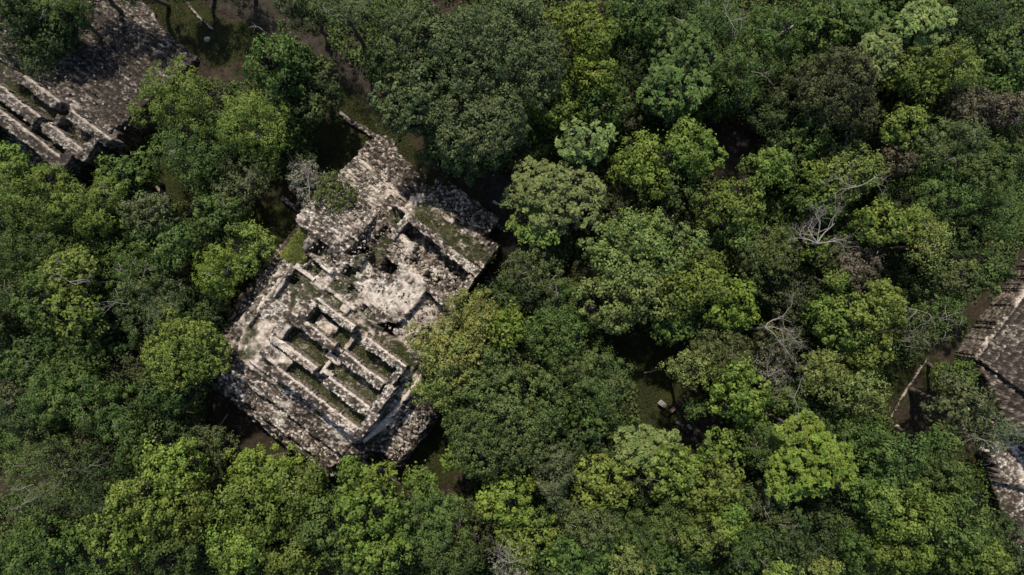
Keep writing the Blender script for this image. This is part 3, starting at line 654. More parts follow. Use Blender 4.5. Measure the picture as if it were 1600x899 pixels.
STYLE = {  # clump radius m, leaf size m, aspect, leaves per clump, lobe radius factor, clump spacing, droop, branches showing
 'cauli':   dict(rc=.90, ls=.36, asp=.62, n=76, lobe=.34, sp=1.00, br=0),
 'fine':    dict(rc=.66, ls=.30, asp=.55, n=42, lobe=.42, sp=.92, br=0),
 'rosette': dict(rc=.48, ls=.50, asp=.42, n=28, lobe=.36, sp=1.25, br=0),
 'feather': dict(rc=.78, ls=.34, asp=.38, n=60, lobe=.30, sp=.98, br=2),
 'sparse':  dict(rc=.62, ls=.25, asp=.45, n=30, lobe=.33, sp=1.12, br=5),
 'broad':   dict(rc=.75, ls=.42, asp=.60, n=42, lobe=.32, sp=1.02, br=1),
}
TREES = []
def tree(px, py, rx, ry, zt, style, color, label, seed, rot=0, depth=None, name='broadleaf_tree', group=None, dens=1.0, br=None, lobes=None, tall=None, lean=0):
    rg = np.random.RandomState(seed); st = STYLE[style]
    f = (CAMH - zt) / CAMH
    Rx = rx * MPP * f - st['rc'] * .75; Ry = ry * MPP * f - st['rc'] * .75; Rx = max(Rx, .5); Ry = max(Ry, .5); cx, cy = at(px, py, zt - 1.5)
    Rm = (Rx * Ry) ** .5
    depth = depth or Rm * .75
    # lobes of the crown
    K = lobes or max(4, int(3 + Rm * 1.6)); lr0 = Rm * st['lobe'] + .35
    LC = []; LR = []; f2_, f3_ = rg.uniform(0, 6.28, 2); a2, a3 = rg.uniform(.08, .26), rg.uniform(.05, .2)
    tries = 0
    while len(LC) < K and tries < 400:
        tries += 1
        a = rg.uniform(0, 6.283); q = rg.uniform(0, 1) ** .5
        lr = lr0 * rg.uniform(.55, 1.32)
        mx = max(0.05, 1.04 - lr / Rm * .85) * (1 + a2 * math.sin(2 * a + f2_) + a3 * math.sin(3 * a + f3_))
        x = math.cos(a) * q * Rx * mx; y = math.sin(a) * q * Ry * mx
        if any(math.hypot(x - c[0], y - c[1]) < .62 * (lr + l) * (.9 if tries < 200 else .6) for c, l in zip(LC, LR)): continue
        z = zt - lr * .7 - depth * (q * mx) ** 2 * .9 - rg.uniform(0, .5) * Rm
        LC.append((x, y, z)); LR.append(lr)
    # a lower skirt of lobes closes the crown
    for k in range(int(K * .8)):
        a = rg.uniform(0, 6.283); lr = lr0 * rg.uniform(.7, 1.0); q = rg.uniform(.5, .95)
        mx = max(0.05, 1 - lr / Rm * .9)
        LC.append((math.cos(a) * q * Rx * mx, math.sin(a) * q * Ry * mx, zt - depth * rg.uniform(.9, 1.5) - lr)); LR.append(lr)
    LC = np.array(LC); LR = np.array(LR)
    if rot:
        c, s = math.cos(R(rot)), math.sin(R(rot)); x = LC[:, 0] * c - LC[:, 1] * s; y = LC[:, 0] * s + LC[:, 1] * c; LC[:, 0] = x; LC[:, 1] = y
    rc = st['rc'] * rg.uniform(.88, 1.12)
    CP = []; CN = []; CT = []
    ltone = rg.uniform(.25, .75, len(LC))
    for i, (c, lr) in enumerate(zip(LC, LR)):
        m_ = max(5, int(5.2 * (lr / rc) ** 2 / st['sp'] ** 2 * dens * .62))
        ph = rg.uniform(0, 6.283, m_ * 3); cz = rg.uniform(-.35, 1, m_ * 3)
        d = np.stack([np.cos(ph) * np.sqrt(1 - cz ** 2), np.sin(ph) * np.sqrt(1 - cz ** 2), cz], 1)
        keep = []
        md = (1.25 * rc * st['sp'] / lr)
        for k in range(len(d)):
            if len(keep) >= m_: break
            if all(np.linalg.norm(d[k] - d[q]) > md * .75 for q in keep): keep.append(k)
        d = d[keep]
        p = c + d * np.array([1, 1, .78]) * lr * rg.uniform(.80, 1.16, (len(d), 1))
        # drop clumps buried in other lobes
        dist = np.linalg.norm((p[:, None] - LC[None]) / np.array([1, 1, .78]), axis=2) / LR[None]
        dist[:, i] = 9
        ok = dist.min(1) > .72
        CP.append(p[ok]); CN.append(d[ok]); CT.append(np.full(ok.sum(), ltone[i]))
    CP = np.concatenate(CP); CN = np.concatenate(CN); CT = np.concatenate(CT)
    ctone = np.clip(CT * .45 + rg.uniform(-.05, 1.05, len(CP)) ** 1.3 * .6, 0, 1)
    n = st['n']; m_ = len(CP)
    crs = rc * rg.uniform(.45, 1.45, m_)
    d = rg.normal(0, 1, (m_, n, 3)); d += CN[:, None] * .7 + np.array([0, 0, .45]); d /= np.linalg.norm(d, axis=2)[..., None]
    rad = rg.uniform(.55, 1.08, (m_, n, 1)) * crs[:, None, None]
    if style == 'rosette':
        P = CP[:, None] + d * rad * np.array([1, 1, .6]); nn = d * .35 + rg.normal(0, .25, d.shape) + np.array([0, 0, .9])
    else:
        P = CP[:, None] + d * rad * np.array([1, 1, .8]); nn = d * 1.15 + rg.normal(0, .34, d.shape) + np.array([0, 0, .25])
    nn /= np.linalg.norm(nn, axis=2)[..., None]
    stray = rg.uniform(0, 1, (m_, n, 1)) < .07; P = P + stray * d * crs[:, None, None] * .6
    P = P.reshape(-1, 3) + np.array([cx, cy, 0]); nn = nn.reshape(-1, 3)
    keep = P[:, 2] > .4; P = P[keep]; nn = nn[keep]; tn = np.repeat(ctone, n)[keep]
    root = empty(name, (cx, cy, 0), label, 'tree', group)
    leaves('crown', P, nn, st['ls'], st['asp'], tn, root, color, rg)
    # trunk and limbs
    paths = []; fork = np.array([cx + rg.normal(0, .3), cy + rg.normal(0, .3), max(1.5, zt - depth * 1.9 - 1.5)])
    tr = .12 + Rm * .045
    paths.append(limb((cx + rg.normal(0, .4), cy + rg.normal(0, .4), -.4), fork, tr * 1.5, tr, rg, 6, .05))
    for c, lr in list(zip(LC, LR))[:14]:
        tip = c + np.array([cx, cy, lr * .25]); paths.append(limb(fork, tip, tr * .6, .04, rg, 6, .14))
    V, Q = tube(paths); np_mesh('trunk', V, Q=Q, mat=M['bark'], parent=root, smooth=True)
    nb = st['br'] if br is None else br
    if nb:
        for k in range(nb):
            tw = []
            i = rg.randint(0, K if K < len(LC) else len(LC)); c = LC[i] + np.array([cx, cy, 0]); dr = np.array([rg.normal(0, .8), rg.normal(0, .8), .35])
            dr /= np.linalg.norm(dr); 
            twigs(c + np.array([rg.normal(0, .3), rg.normal(0, .3), LR[i] * .62]), dr, LR[i] * rg.uniform(.6, 1.15), rg.uniform(.025, .05), 2, rg, tw, .7, 3)
            V, Q = tube(tw, 4); np_mesh('bare_branch', V, Q=Q, mat=M['pale'], parent=root)
    TREES.append((px, py, rx, ry)); return root

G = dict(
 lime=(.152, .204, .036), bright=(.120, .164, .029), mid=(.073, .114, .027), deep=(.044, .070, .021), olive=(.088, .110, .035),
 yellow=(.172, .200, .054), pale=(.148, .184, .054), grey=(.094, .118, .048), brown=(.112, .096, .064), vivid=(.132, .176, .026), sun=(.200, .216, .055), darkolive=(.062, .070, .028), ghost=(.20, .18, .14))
#  px, py, rx, ry, height, style, colour, label
T = [
# --- upper left
 (22, 50, 80, 56, 13, 'feather', 'deep', 'large dark green tree in the top left corner above the ruin'),
 (92, 12, 42, 30, 14, 'feather', 'mid', 'mid green crown at the top edge, right of the corner tree'),
 (30, 0, 50, 36, 15, 'broad', 'deep', 'dark crown cut by the very top left corner'),
 (262, 150, 78, 68, 15, 'feather', 'bright', 'bright feathery tree spreading over the stairway of the upper left ruin'),
 (300, 225, 80, 62, 14, 'feather', 'mid', 'mid green feathery tree with pale twigs between the two temples'),
 (385, 190, 68, 58, 15, 'feather', 'bright', 'light green feathery crown right of the tree with pale twigs'),
 (362, 280, 58, 54, 12, 'sparse', 'grey', 'thin grey-green tree with bare branches left of the bush-topped ledge'),
 (430, 92, 62, 56, 15, 'broad', 'mid', 'mid green tree below the dirt path at the top'),
 (478, 128, 48, 58, 12, 'broad', 'deep', 'dark tree reaching towards the grass strip from the left'),
 (475, 12, 62, 36, 12, 'feather', 'deep', 'dark tree hanging over the dirt path at the top edge'),
 (540, 18, 44, 34, 14, 'sparse', 'grey', 'thin grey crown with bare sticks at the top edge'),
 (478, 290, 38, 38, 9.5, 'fine', 'ghost', 'reddish grey half-bare bush at the left edge of the temple stairway'),
 (520, 300, 36, 37, 10, 'fine', 'olive', 'small round dense tree touching the left edge of the temple stairway'),
 (465, 250, 38, 34, 6, 'broad', 'deep', 'low dark shrub tree in shade above the half-bare bush'),
# --- left
 (45, 300, 72, 62, 14, 'feather', 'bright', 'light green feathery tree at the left edge below the ruin walls'),
 (18, 250, 32, 28, 13, 'broad', 'bright', 'small bright crown at the left edge touching the ruin wall'),
 (130, 318, 72, 50, 14.5, 'feather', 'bright', 'wide light feathery crown below the upper left ruin'),
 (195, 268, 52, 34, 12, 'broad', 'mid', 'mid green tree touching the lower corner of the upper left ruin'),
 (50, 385, 80, 50, 12, 'feather', 'mid', 'shaded feathery tree at the left edge under the light ones'),
 (226, 335, 44, 38, 15, 'fine', 'grey', 'round grey-green domed crown left of the temple'),
 (258, 385, 46, 38, 14, 'cauli', 'mid', 'round mid green crown just below the grey-green dome'),
 (340, 342, 50, 38, 13, 'broad', 'mid', 'mid green tree above the yellow-green one left of the temple'),
 (378, 388, 46, 46, 13, 'feather', 'lime', 'yellow-green tree nearest the left flank of the temple'),
 (332, 425, 54, 46, 14, 'feather', 'bright', 'light green crown with small bare twigs left of the temple flank'),
 (100, 425, 52, 42, 15, 'broad', 'bright', 'light green crown with a pale branch fork in the left of the photo'),
 (55, 470, 58, 52, 14, 'broad', 'mid', 'mid green lumpy tree at the left edge with the lime tip'),
 (108, 490, 44, 44, 15, 'broad', 'bright', 'drooping light green crown below the pale branch fork'),
 (195, 425, 62, 48, 14, 'sparse', 'mid', 'open mid green crown with many pale twigs left of centre-left'),
 (230, 480, 72, 56, 14.5, 'sparse', 'grey', 'big greyish crown with pale twigs above the yellow dome'),
 (160, 535, 56, 46, 10, 'broad', 'deep', 'dark tree in a hollow left of the yellow dome'),
 (272, 548, 72, 66, 16, 'fine', 'lime', 'sunlit yellow-green dome left of the temple corner'),
 (262, 612, 56, 40, 13, 'cauli', 'mid', 'mid green crown tucked under the yellow-green dome'),
 (40, 565, 62, 48, 12, 'broad', 'mid', 'mid green tree at the left edge at mid height'),
 (92, 620, 80, 52, 14, 'feather', 'mid', 'wide feathery mid green crown in the lower left'),
 (175, 655, 58, 52, 12, 'feather', 'mid', 'shaded feathery crown left of the bare leaning trunk'),
 (25, 650, 50, 44, 12, 'feather', 'deep', 'dark feathery crown at the left edge in the lower half'),
 (52, 745, 72, 58, 15, 'sparse', 'olive', 'olive brown crown with crooked white branches at the lower left'),
 (130, 740, 50, 48, 11, 'sparse', 'deep', 'dark thin tree right of the olive brown crown'),
 (262, 730, 60, 48, 16, 'cauli', 'lime', 'lumpy lime tree in the lower left facing the temple'),
 (225, 790, 56, 50, 15, 'cauli', 'lime', 'lime lumpy crown adjoining the lumpy lime tree on its lower left'),
 (288, 790, 48, 52, 14, 'cauli', 'bright', 'light green crown right of and below the lumpy lime tree'),
 (322, 705, 46, 40, 11, 'fine', 'olive', 'low olive tree behind the lumpy lime one, by the bare trunk'),
 (165, 850, 70, 50, 14, 'broad', 'bright', 'light green tree at the bottom edge under the lime crowns'),
 (262, 868, 60, 44, 12, 'cauli', 'mid', 'mid green tree at the bottom edge left of the big domes'),
 (50, 862, 74, 48, 12, 'cauli', 'mid', 'mid green tree in the bottom left corner'),
 (210, 700, 40, 36, 11, 'cauli', 'mid', 'small mid green tree left of the lumpy lime one'),
# --- bottom centre
 (405, 738, 78, 40, 13, 'cauli', 'vivid', 'vivid green tree directly below the lower left temple terrace'),
 (392, 800, 84, 62, 15, 'cauli', 'bright', 'broad light green dome at the bottom, lower left of the temple'),
 (360, 860, 62, 50, 14, 'cauli', 'lime', 'yellow-tipped dome at the bottom edge under the broad light one'),
 (470, 765, 50, 46, 14, 'cauli', 'bright', 'light green crown below the lowest temple corner, left part'),
 (548, 730, 22, 20, 14.5, 'broad', 'vivid', 'small pointed vivid tip rising against the lowest temple corner'),
 (585, 752, 52, 36, 14, 'broad', 'vivid', 'vivid green crown touching the lowest temple corner on the right'),
 (562, 795, 62, 52, 16, 'broad', 'bright', 'tall light green crown with a visible pale limb below the temple'),
 (505, 830, 62, 56, 14, 'cauli', 'mid', 'mid green tree with curled pale twigs at the bottom'),
 (585, 862, 70, 48, 14, 'broad', 'bright', 'light green tree at the bottom edge under the tall one'),
 (450, 878, 60, 40, 13, 'cauli', 'bright', 'light green lumpy tree at the bottom edge left of the curled twigs'),
 (672, 815, 66, 62, 15, 'feather', 'mid', 'soft blue-green crown at the bottom right of the temple'),
 (700, 868, 60, 44, 14, 'feather', 'mid', 'soft mid green crown at the bottom edge'),
 (655, 760, 34, 30, 12, 'cauli', 'bright', 'small light green crown on the edge of the bare ground'),
 (795, 790, 56, 46, 15, 'cauli', 'lime', 'yellow-green lumpy tree right of the bare ground at the bottom'),
 (825, 850, 64, 52, 14, 'cauli', 'lime', 'yellow-green lumpy tree at the bottom edge right of centre-left'),
 (797, 888, 40, 24, 15, 'sparse', 'ghost', 'pinkish grey dead bushy crown at the bottom edge'),
# --- centre
 (768, 628, 108, 94, 18, 'fine', 'olive', 'huge olive round crown covering the right flank of the temple'),
 (770, 690, 86, 60, 16, 'fine', 'olive', 'olive crown forming the lower lobe under the huge round one'),
 (700, 545, 64, 58, 17, 'fine', 'sun', 'pale yellow crown on the right flank of the temple'),
 (690, 600, 46, 50, 15, 'fine', 'yellow', 'yellow-olive crown touching the lower right tiers of the temple'),
 (738, 486, 50, 42, 15, 'feather', 'sun', 'yellow-green feathery tree at the right corner of the temple court'),
 (790, 508, 36, 38, 15, 'broad', 'vivid', 'small vivid green glossy crown right of the temple'),
 (725, 718, 40, 30, 11, 'broad', 'bright', 'light green skirt tree over the bare ground right of the temple'),
 (830, 432, 62, 50, 14, 'sparse', 'olive', 'grey-olive thin tree with bare twigs right of the temple court'),
 (868, 522, 56, 48, 14, 'fine', 'mid', 'mid green crown right of the small glossy one'),
 (945, 600, 62, 60, 15, 'feather', 'mid', 'mid green crown at the left edge of the dark clearing'),
 (890, 575, 50, 42, 13, 'feather', 'olive', 'olive tinted crown between the huge round tree and the clearing'),
 (918, 655, 58, 48, 13, 'broad', 'mid', 'mid green tree below the left edge of the clearing'),
 (885, 700, 46, 40, 11, 'broad', 'deep', 'dark tree in the hollow right of the olive crowns'),
 (862, 745, 46, 56, 15, 'feather', 'grey', 'soft dark grey-green crown below the huge olive trees'),
 (945, 758, 62, 50, 14, 'broad', 'lime', 'yellowish tree below the clearing, left of the gap'),
 (925, 820, 58, 48, 14, 'feather', 'olive', 'olive tinted tree near the bottom, below the yellowish one'),
 (905, 872, 62, 42, 13, 'broad', 'mid', 'mid green tree at the bottom edge, centre-right'),
 (1000, 845, 60, 54, 13, 'feather', 'mid', 'mid green feathery tree near the bottom, right of the olive one'),
 (985, 885, 46, 26, 14, 'fine', 'yellow', 'small yellowish crown at the bottom edge'),
 (1016, 704, 52, 40, 14, 'rosette', 'pale', 'shiny pale crown just below the information boards'),
 (1060, 745, 60, 50, 15, 'broad', 'lime', 'yellow-green tree below the clearing boards, left part'),
 (1115, 762, 60, 48, 15, 'broad', 'bright', 'light green tree with a pale twig below the clearing'),
 (1060, 810, 50, 44, 12, 'feather', 'mid', 'shaded mid green tree under the yellow-green pair'),
 (1108, 842, 52, 42, 15, 'cauli', 'bright', 'light green lumpy crown near the bottom, standing clear'),
 (1140, 815, 34, 34, 14, 'cauli', 'bright', 'small light green lumpy crown upper right of the clear-standing one'),
 (1130, 706, 44, 40, 13, 'broad', 'bright', 'light green drooping tree at the lower right rim of the clearing'),
 (1060, 882, 62, 34, 12, 'broad', 'mid', 'mid green tree at the bottom edge below the lumpy crowns'),
# --- top centre
 (655, 55, 78, 66, 20, 'fine', 'grey', 'upper left part crown of the great grey-green tree group above the temple'),
 (735, 70, 88, 74, 21.5, 'fine', 'grey', 'tallest great grey-green crown at the top, above the temple'),
 (655, 150, 84, 66, 19, 'broad', 'grey', 'grey-green crown overhanging the grass strip above the temple'),
 (745, 175, 92, 78, 20, 'fine', 'grey', 'broad grey-green crown at the centre of the great group'),
 (728, 226, 78, 54, 16, 'broad', 'deep', 'shaded lower crown of the great group over the temple annex'),
 (835, 100, 46, 58, 19, 'fine', 'grey', 'grey-green right shoulder crown of the great group'),
 (810, 25, 62, 42, 18, 'fine', 'grey', 'grey-green crown at the top edge, right of the tallest one'),
 (905, 30, 56, 42, 16, 'broad', 'bright', 'bright tree at the top edge right of the great group'),
 (925, 60, 42, 36, 16, 'cauli', 'vivid', 'vivid lumpy crown near the top, upper one'),
 (932, 108, 38, 44, 15, 'cauli', 'vivid', 'vivid lumpy crown near the top, lower one'),
 (862, 160, 44, 50, 14, 'cauli', 'bright', 'bright lumpy tree beside the great group, above the rosette trees'),
 (948, 160, 48, 38, 13, 'cauli', 'mid', 'mid green lumpy tree under the vivid crowns'),
 (912, 218, 54, 36, 16, 'rosette', 'pale', 'pale tree of round leaf tufts, the smaller upper one'),
 (874, 300, 78, 66, 17, 'rosette', 'pale', 'large pale tree of round leaf tufts right of the temple'),
 (845, 348, 52, 40, 14, 'rosette', 'bright', 'green tree of leaf tufts at the lower left foot of the pale one'),
 (1010, 255, 62, 50, 15, 'cauli', 'bright', 'light green dome right of the rosette trees'),
 (1085, 235, 58, 48, 15, 'cauli', 'bright', 'light green dome beside the brown gap'),
 (1050, 290, 72, 36, 12, 'cauli', 'mid', 'mid green crown under the two light domes'),
 (1010, 20, 56, 42, 15, 'broad', 'mid', 'mid green tree at the top edge, centre-right'),
 (1000, 100, 58, 48, 11, 'feather', 'deep', 'dark tree in the shade right of the vivid crowns'),
 (1075, 80, 66, 48, 15, 'rosette', 'mid', 'mid green tufted tree with bare twigs in the upper centre-right'),
 (1060, 130, 66, 46, 15, 'rosette', 'mid', 'mid green tufted tree with a pale dead patch'),
 (1120, 25, 62, 40, 15, 'sparse', 'mid', 'mid green thin tree with crooked white twigs at the top edge'),
 (1165, 100, 62, 58, 15, 'feather', 'mid', 'mid green feathery crown left of the dark olive dome'),
 (1050, 185, 62, 38, 10, 'feather', 'deep', 'dark low tree above the two light domes'),
 (1215, 45, 60, 52, 14, 'feather', 'mid', 'mid green feathery crown near the top with a pale broken limb'),
# --- upper right
 (1318, 128, 70, 66, 17, 'fine', 'darkolive', 'dark olive round dome in the upper right'),
 (1290, 30, 56, 44, 14, 'broad', 'mid', 'mid green tree at the top edge above the dark dome'),
 (1345, 20, 48, 34, 14, 'rosette', 'mid', 'mid green tufted crown at the top edge'),
 (1378, 80, 38, 36, 15, 'rosette', 'pale', 'small pale tufted crown right of the dark dome'),
 (1452, 28, 50, 38, 16, 'rosette', 'pale', 'pale tufted crown at the top edge in the right part'),
 (1400, 45, 44, 40, 12, 'broad', 'mid', 'mid green tree between the two small pale tufted crowns'),
 (1440, 110, 60, 42, 15, 'broad', 'bright', 'bright tree below the pale tufted crown at top right'),
 (1495, 105, 52, 44, 15, 'feather', 'bright', 'bright feathery tree at the upper right with a forked outline'),
 (1540, 30, 62, 46, 13, 'feather', 'deep', 'dark tree at the top edge near the right corner'),
 (1585, 70, 44, 48, 14, 'broad', 'mid', 'mid green tree at the right edge near the top'),
 (1580, 125, 44, 36, 13, 'cauli', 'mid', 'mid green lumpy tree at the right edge above the brown crowns'),
 (1422, 195, 46, 38, 14, 'broad', 'bright', 'bright rounded tree right of the dark olive dome'),
 (1410, 242, 38, 32, 13, 'fine', 'brown', 'grey-brown crown in the upper right, left of the big olive trees'),
 (1530, 162, 48, 30, 14, 'fine', 'brown', 'long grey-brown crown near the right edge'),
 (1575, 172, 38, 28, 14, 'fine', 'brown', 'grey-brown crown cut by the right edge'),
 (1500, 225, 66, 48, 16, 'feather', 'olive', 'olive green tree under the grey-brown crowns'),
 (1560, 260, 60, 60, 16, 'feather', 'mid', 'mid green tree at the right edge under the brown crowns'),
 (1500, 300, 68, 56, 15, 'feather', 'mid', 'mid green tree above the pyramid ruin, upper one'),
 (1570, 330, 52, 46, 13, 'feather', 'mid', 'mid green tree at the right edge above the dark ruin shade'),
 (1205, 262, 44, 34, 14, 'cauli', 'bright', 'bright crown right of the brown gap'),
 (1262, 205, 44, 44, 12, 'broad', 'mid', 'shaded tree under the dark olive dome'),
 (1210, 175, 46, 44, 11, 'feather', 'deep', 'dark tree left of the dark olive dome, lower down'),
 (1345, 268, 54, 36, 15, 'fine', 'yellow', 'yellow crown with white bare limbs in the upper right'),
 (1285, 280, 44, 36, 13, 'broad', 'bright', 'bright crown left of the yellow crown with bare limbs'),
 (1150, 322, 62, 46, 15, 'cauli', 'bright', 'bright lumpy crown right of the large pale one'),
 (1160, 370, 44, 32, 13, 'cauli', 'mid', 'mid green lumpy tree at the foot of the bright lumpy one'),
# --- right middle
 (1015, 385, 100, 66, 17, 'cauli', 'pale', 'very large pale green crown right of centre, upper half'),
 (985, 460, 84, 66, 16, 'cauli', 'pale', 'pale green crown forming the lower half of the very large one'),
 (1080, 440, 66, 60, 16, 'cauli', 'bright', 'green crown right of the very large pale one'),
 (1145, 475, 50, 44, 15, 'broad', 'vivid', 'vivid green crown left of the white dead branches'),
 (1060, 505, 50, 36, 12, 'broad', 'mid', 'shaded green tree at the foot of the large pale crown'),
 (1205, 405, 62, 50, 15, 'fine', 'olive', 'dark olive crown left of the white dead tree'),
 (1235, 455, 54, 46, 12, 'fine', 'darkolive', 'dark brownish olive crown between the two dead trees'),
 (1268, 388, 26, 26, 14, 'broad', 'vivid', 'small vivid crown right under the dead white tree'),
 (1378, 350, 40, 42, 15, 'broad', 'lime', 'yellow-topped round tree right of the dead white tree'),
 (1432, 355, 38, 38, 15, 'feather', 'bright', 'bright feathery crown right of the yellow-topped round tree'),
 (1458, 382, 44, 42, 15, 'feather', 'yellow', 'yellow feathery crown above the thin tree by the ruin'),
 (1350, 418, 52, 34, 13, 'fine', 'brown', 'brown bronze crown above the huge light dome'),
 (1300, 400, 36, 30, 11, 'fine', 'darkolive', 'dark olive crown left of the bronze one'),
 (1375, 478, 62, 48, 17, 'cauli', 'lime', 'huge sunlit light green dome at the right, upper part'),
 (1315, 500, 60, 52, 16, 'cauli', 'bright', 'light green left lobe of the huge dome at the right'),
 (1360, 540, 58, 44, 14, 'cauli', 'bright', 'light green lower lobe of the huge dome at the right'),
 (1302, 438, 20, 16, 15, 'cauli', 'bright', 'tiny light green crown on the upper left of the huge dome'),
 (1470, 490, 58, 42, 13, 'sparse', 'mid', 'thin tree with long white limbs beside the stepped pyramid'),
 (1440, 530, 40, 36, 12, 'sparse', 'grey', 'grey thin crown with white twigs left of the pyramid corner'),
 (1550, 428, 46, 42, 13, 'broad', 'mid', 'green glossy tree hanging over the upper edge of the pyramid'),
 (1500, 430, 46, 36, 13, 'feather', 'olive', 'olive crown between the yellow one and the pyramid'),
 (1130, 555, 56, 46, 14, 'feather', 'olive', 'olive crown with twiggy top above the clearing'),
 (1080, 578, 44, 28, 14, 'fine', 'yellow', 'yellowish branchy crown reaching over the dark clearing'),
 (1160, 612, 58, 56, 15, 'broad', 'lime', 'yellow-green tree on the right rim of the dark clearing'),
 (1205, 580, 46, 42, 12, 'sparse', 'ghost', 'grey dead-leaved crown below the white dead branches'),
 (1290, 585, 50, 40, 15, 'fine', 'yellow', 'yellow crown under the huge dome, left part'),
 (1345, 612, 50, 44, 15, 'fine', 'yellow', 'yellow crown under the huge dome, by the straight kerb'),
 (1235, 625, 42, 34, 12, 'broad', 'mid', 'mid green tree left of the two yellow crowns'),
 (1085, 640, 22, 16, 9, 'broad', 'mid', 'tiny green sprig tree standing out into the clearing'),
# --- lower right
 (1236, 672, 32, 22, 16, 'rosette', 'vivid', 'vivid tufted crown, the small one at the top of the vivid tree'),
 (1280, 725, 74, 58, 17, 'rosette', 'vivid', 'vivid lime tufted tree, brightest in the lower right'),
 (1235, 745, 44, 46, 16, 'rosette', 'vivid', 'vivid tufted crown forming the left side of the brightest tree'),
 (1355, 690, 50, 42, 13, 'cauli', 'mid', 'mid green tree between the vivid tufted one and the ditch'),
 (1195, 700, 42, 40, 12, 'feather', 'mid', 'shaded mid green tree left of the vivid tufted one'),
 (1415, 725, 68, 54, 16, 'cauli', 'mid', 'dark lumpy crown of the big group at lower right, top left one'),
 (1480, 750, 62, 54, 16, 'cauli', 'mid', 'dark lumpy crown of the big group at lower right, middle one'),
 (1430, 800, 66, 56, 17, 'cauli', 'bright', 'lighter lumpy crown in the heart of the lower right group'),
 (1505, 820, 62, 56, 16, 'cauli', 'mid', 'lumpy crown beside the shaded foot of the pyramid'),
 (1375, 775, 48, 46, 15, 'cauli', 'mid', 'lumpy crown at the left side of the lower right group'),
 (1420, 868, 72, 46, 15, 'cauli', 'bright', 'light green lumpy crown at the bottom edge in the right group'),
 (1540, 878, 62, 38, 15, 'broad', 'bright', 'light green crown at the bottom right corner'),
 (1470, 690, 34, 28, 13, 'cauli', 'mid', 'small dark crown at the top tip of the lower right group'),
 (1512, 635, 60, 50, 14, 'broad', 'grey', 'dark grey-green tree below the stepped pyramid'),
 (1560, 675, 48, 42, 14, 'sparse', 'grey', 'grey-green tree with long bare limbs leaning over pale rubble'),
 (1500, 590, 42, 30, 9, 'fine', 'mid', 'low leafy shrub tree on the corner of the pyramid'),
 (1205, 790, 50, 42, 13, 'sparse', 'olive', 'thin olive crown with twigs left of the dark hollow'),
 (1175, 860, 52, 44, 12, 'feather', 'mid', 'shaded mid green tree at the bottom edge, right of centre'),
 (1270, 868, 58, 40, 11, 'feather', 'deep', 'dark tree at the bottom edge below the vivid tufted tree'),
 (1300, 815, 44, 36, 10, 'broad', 'deep', 'dark low tree in the shade under the vivid tufted one'),
 (1290, 890, 40, 20, 13, 'fine', 'yellow', 'small yellowish crown at the bottom edge below the dark trees'),
 (1345, 850, 44, 44, 12, 'feather', 'mid', 'mid green shaded tree left of the bottom right group'),
 (1215, 893, 30, 18, 14, 'broad', 'lime', 'small light tip at the bottom edge, right of the shaded tree'),
]
for i, (px, py, rx, ry, zt, st, col, lab) in enumerate(T):
    rg = random.Random(i); v = rg.uniform(.88, 1.12); c = tuple(x * v * rg.uniform(.94, 1.06) for x in G[col])
    tree(px, py, rx * .98, ry * 1.0, zt, st, c, lab, 1000 + i)
MAJ = list(zip(TREES, [t_[7] for t_ in T]))

# filler trees: lower, darker crowns that close the canopy between the tall ones
OPEN = [[(0, 110), (80, 95), (150, 90), (165, 0), (430, -20), (440, 60), (360, 130), (300, 120), (200, 110), (180, 180), (230, 250), (100, 275), (0, 230)],
        [(440, 20), (540, 90), (640, 170), (700, 250), (600, 260), (500, 260), (480, 180), (520, 130)],
        [(400, 310), (450, 260), (590, 200), (700, 270), (800, 260), (835, 330), (830, 400), (760, 440), (700, 520), (690, 640), (740, 700), (735, 770), (640, 780), (500, 720), (420, 740), (320, 720), (325, 650), (340, 480), (390, 420)],
        [(195, 215), (250, 230), (310, 320), (250, 320), (200, 260)],
        [(945, 520), (1050, 520), (1090, 560), (1105, 640), (1180, 700), (1130, 730), (1010, 690), (985, 600)],
        [(1115, 190), (1180, 190), (1180, 300), (1110, 300)],
        [(1375, 620), (1450, 530), (1600, 380), (1700, 380), (1700, 830), (1600, 860), (1540, 720), (1400, 700)]]
OPX = [np.array(p, float) for p in OPEN]
def is_open(x, y): return any(inside(P, np.array([x]), np.array([y]))[0] for P in OPX)
rg = random.Random(5); fil = []
for k in range(16000):
    x = rg.uniform(-45, 1645); y = rg.uniform(-45, 945); r_ = rg.uniform(38, 58)
    if is_open(x, y) or any(is_open(x + r_ * .75 * math.cos(q), y + r_ * .75 * math.sin(q)) for q in (0, 1.05, 2.1, 3.14, 4.2, 5.25)): continue
    cov = min((((x - a) / (c * .80)) ** 2 + ((y - b) / (d * .80)) ** 2) for (a, b, c, d) in TREES)
    if cov < 1: continue
    if any(math.hypot(x - a, y - b) < (r_ + c) * .74 for a, b, c in fil): continue
    fil.append((x, y, r_))
def where(dx, dy):
    v = 'above' if dy < -abs(dx) * .5 else ('below' if dy > abs(dx) * .5 else '')
    h = 'left' if dx < -abs(dy) * .5 else ('right' if dx > abs(dy) * .5 else '')
    if v and h: return {'above': 'upper', 'below': 'lower'}[v] + ' ' + h + ' of'
    return v if v else h + ' of'
def cover(q):
    x, y, r_ = q
    c = min((((x - a) / c_) ** 2 + ((y - b) / d_) ** 2) for (a, b, c_, d_) in TREES[:len(T)])
    return c - (1.5 if not (-12 < x < 1612 and -12 < y < 912) else 0)
fil = sorted(fil, key=cover, reverse=True)[:299 - len(T)]
SHORT = {}
for q, lab_ in MAJ:
    w_ = lab_.split(',')[0]
    if len(w_.split()) > 9: w_ = w_.split(' with ')[0]
    SHORT[lab_] = w_
cnt_ = list(SHORT.values()) + [l_ for l_ in SHORT]
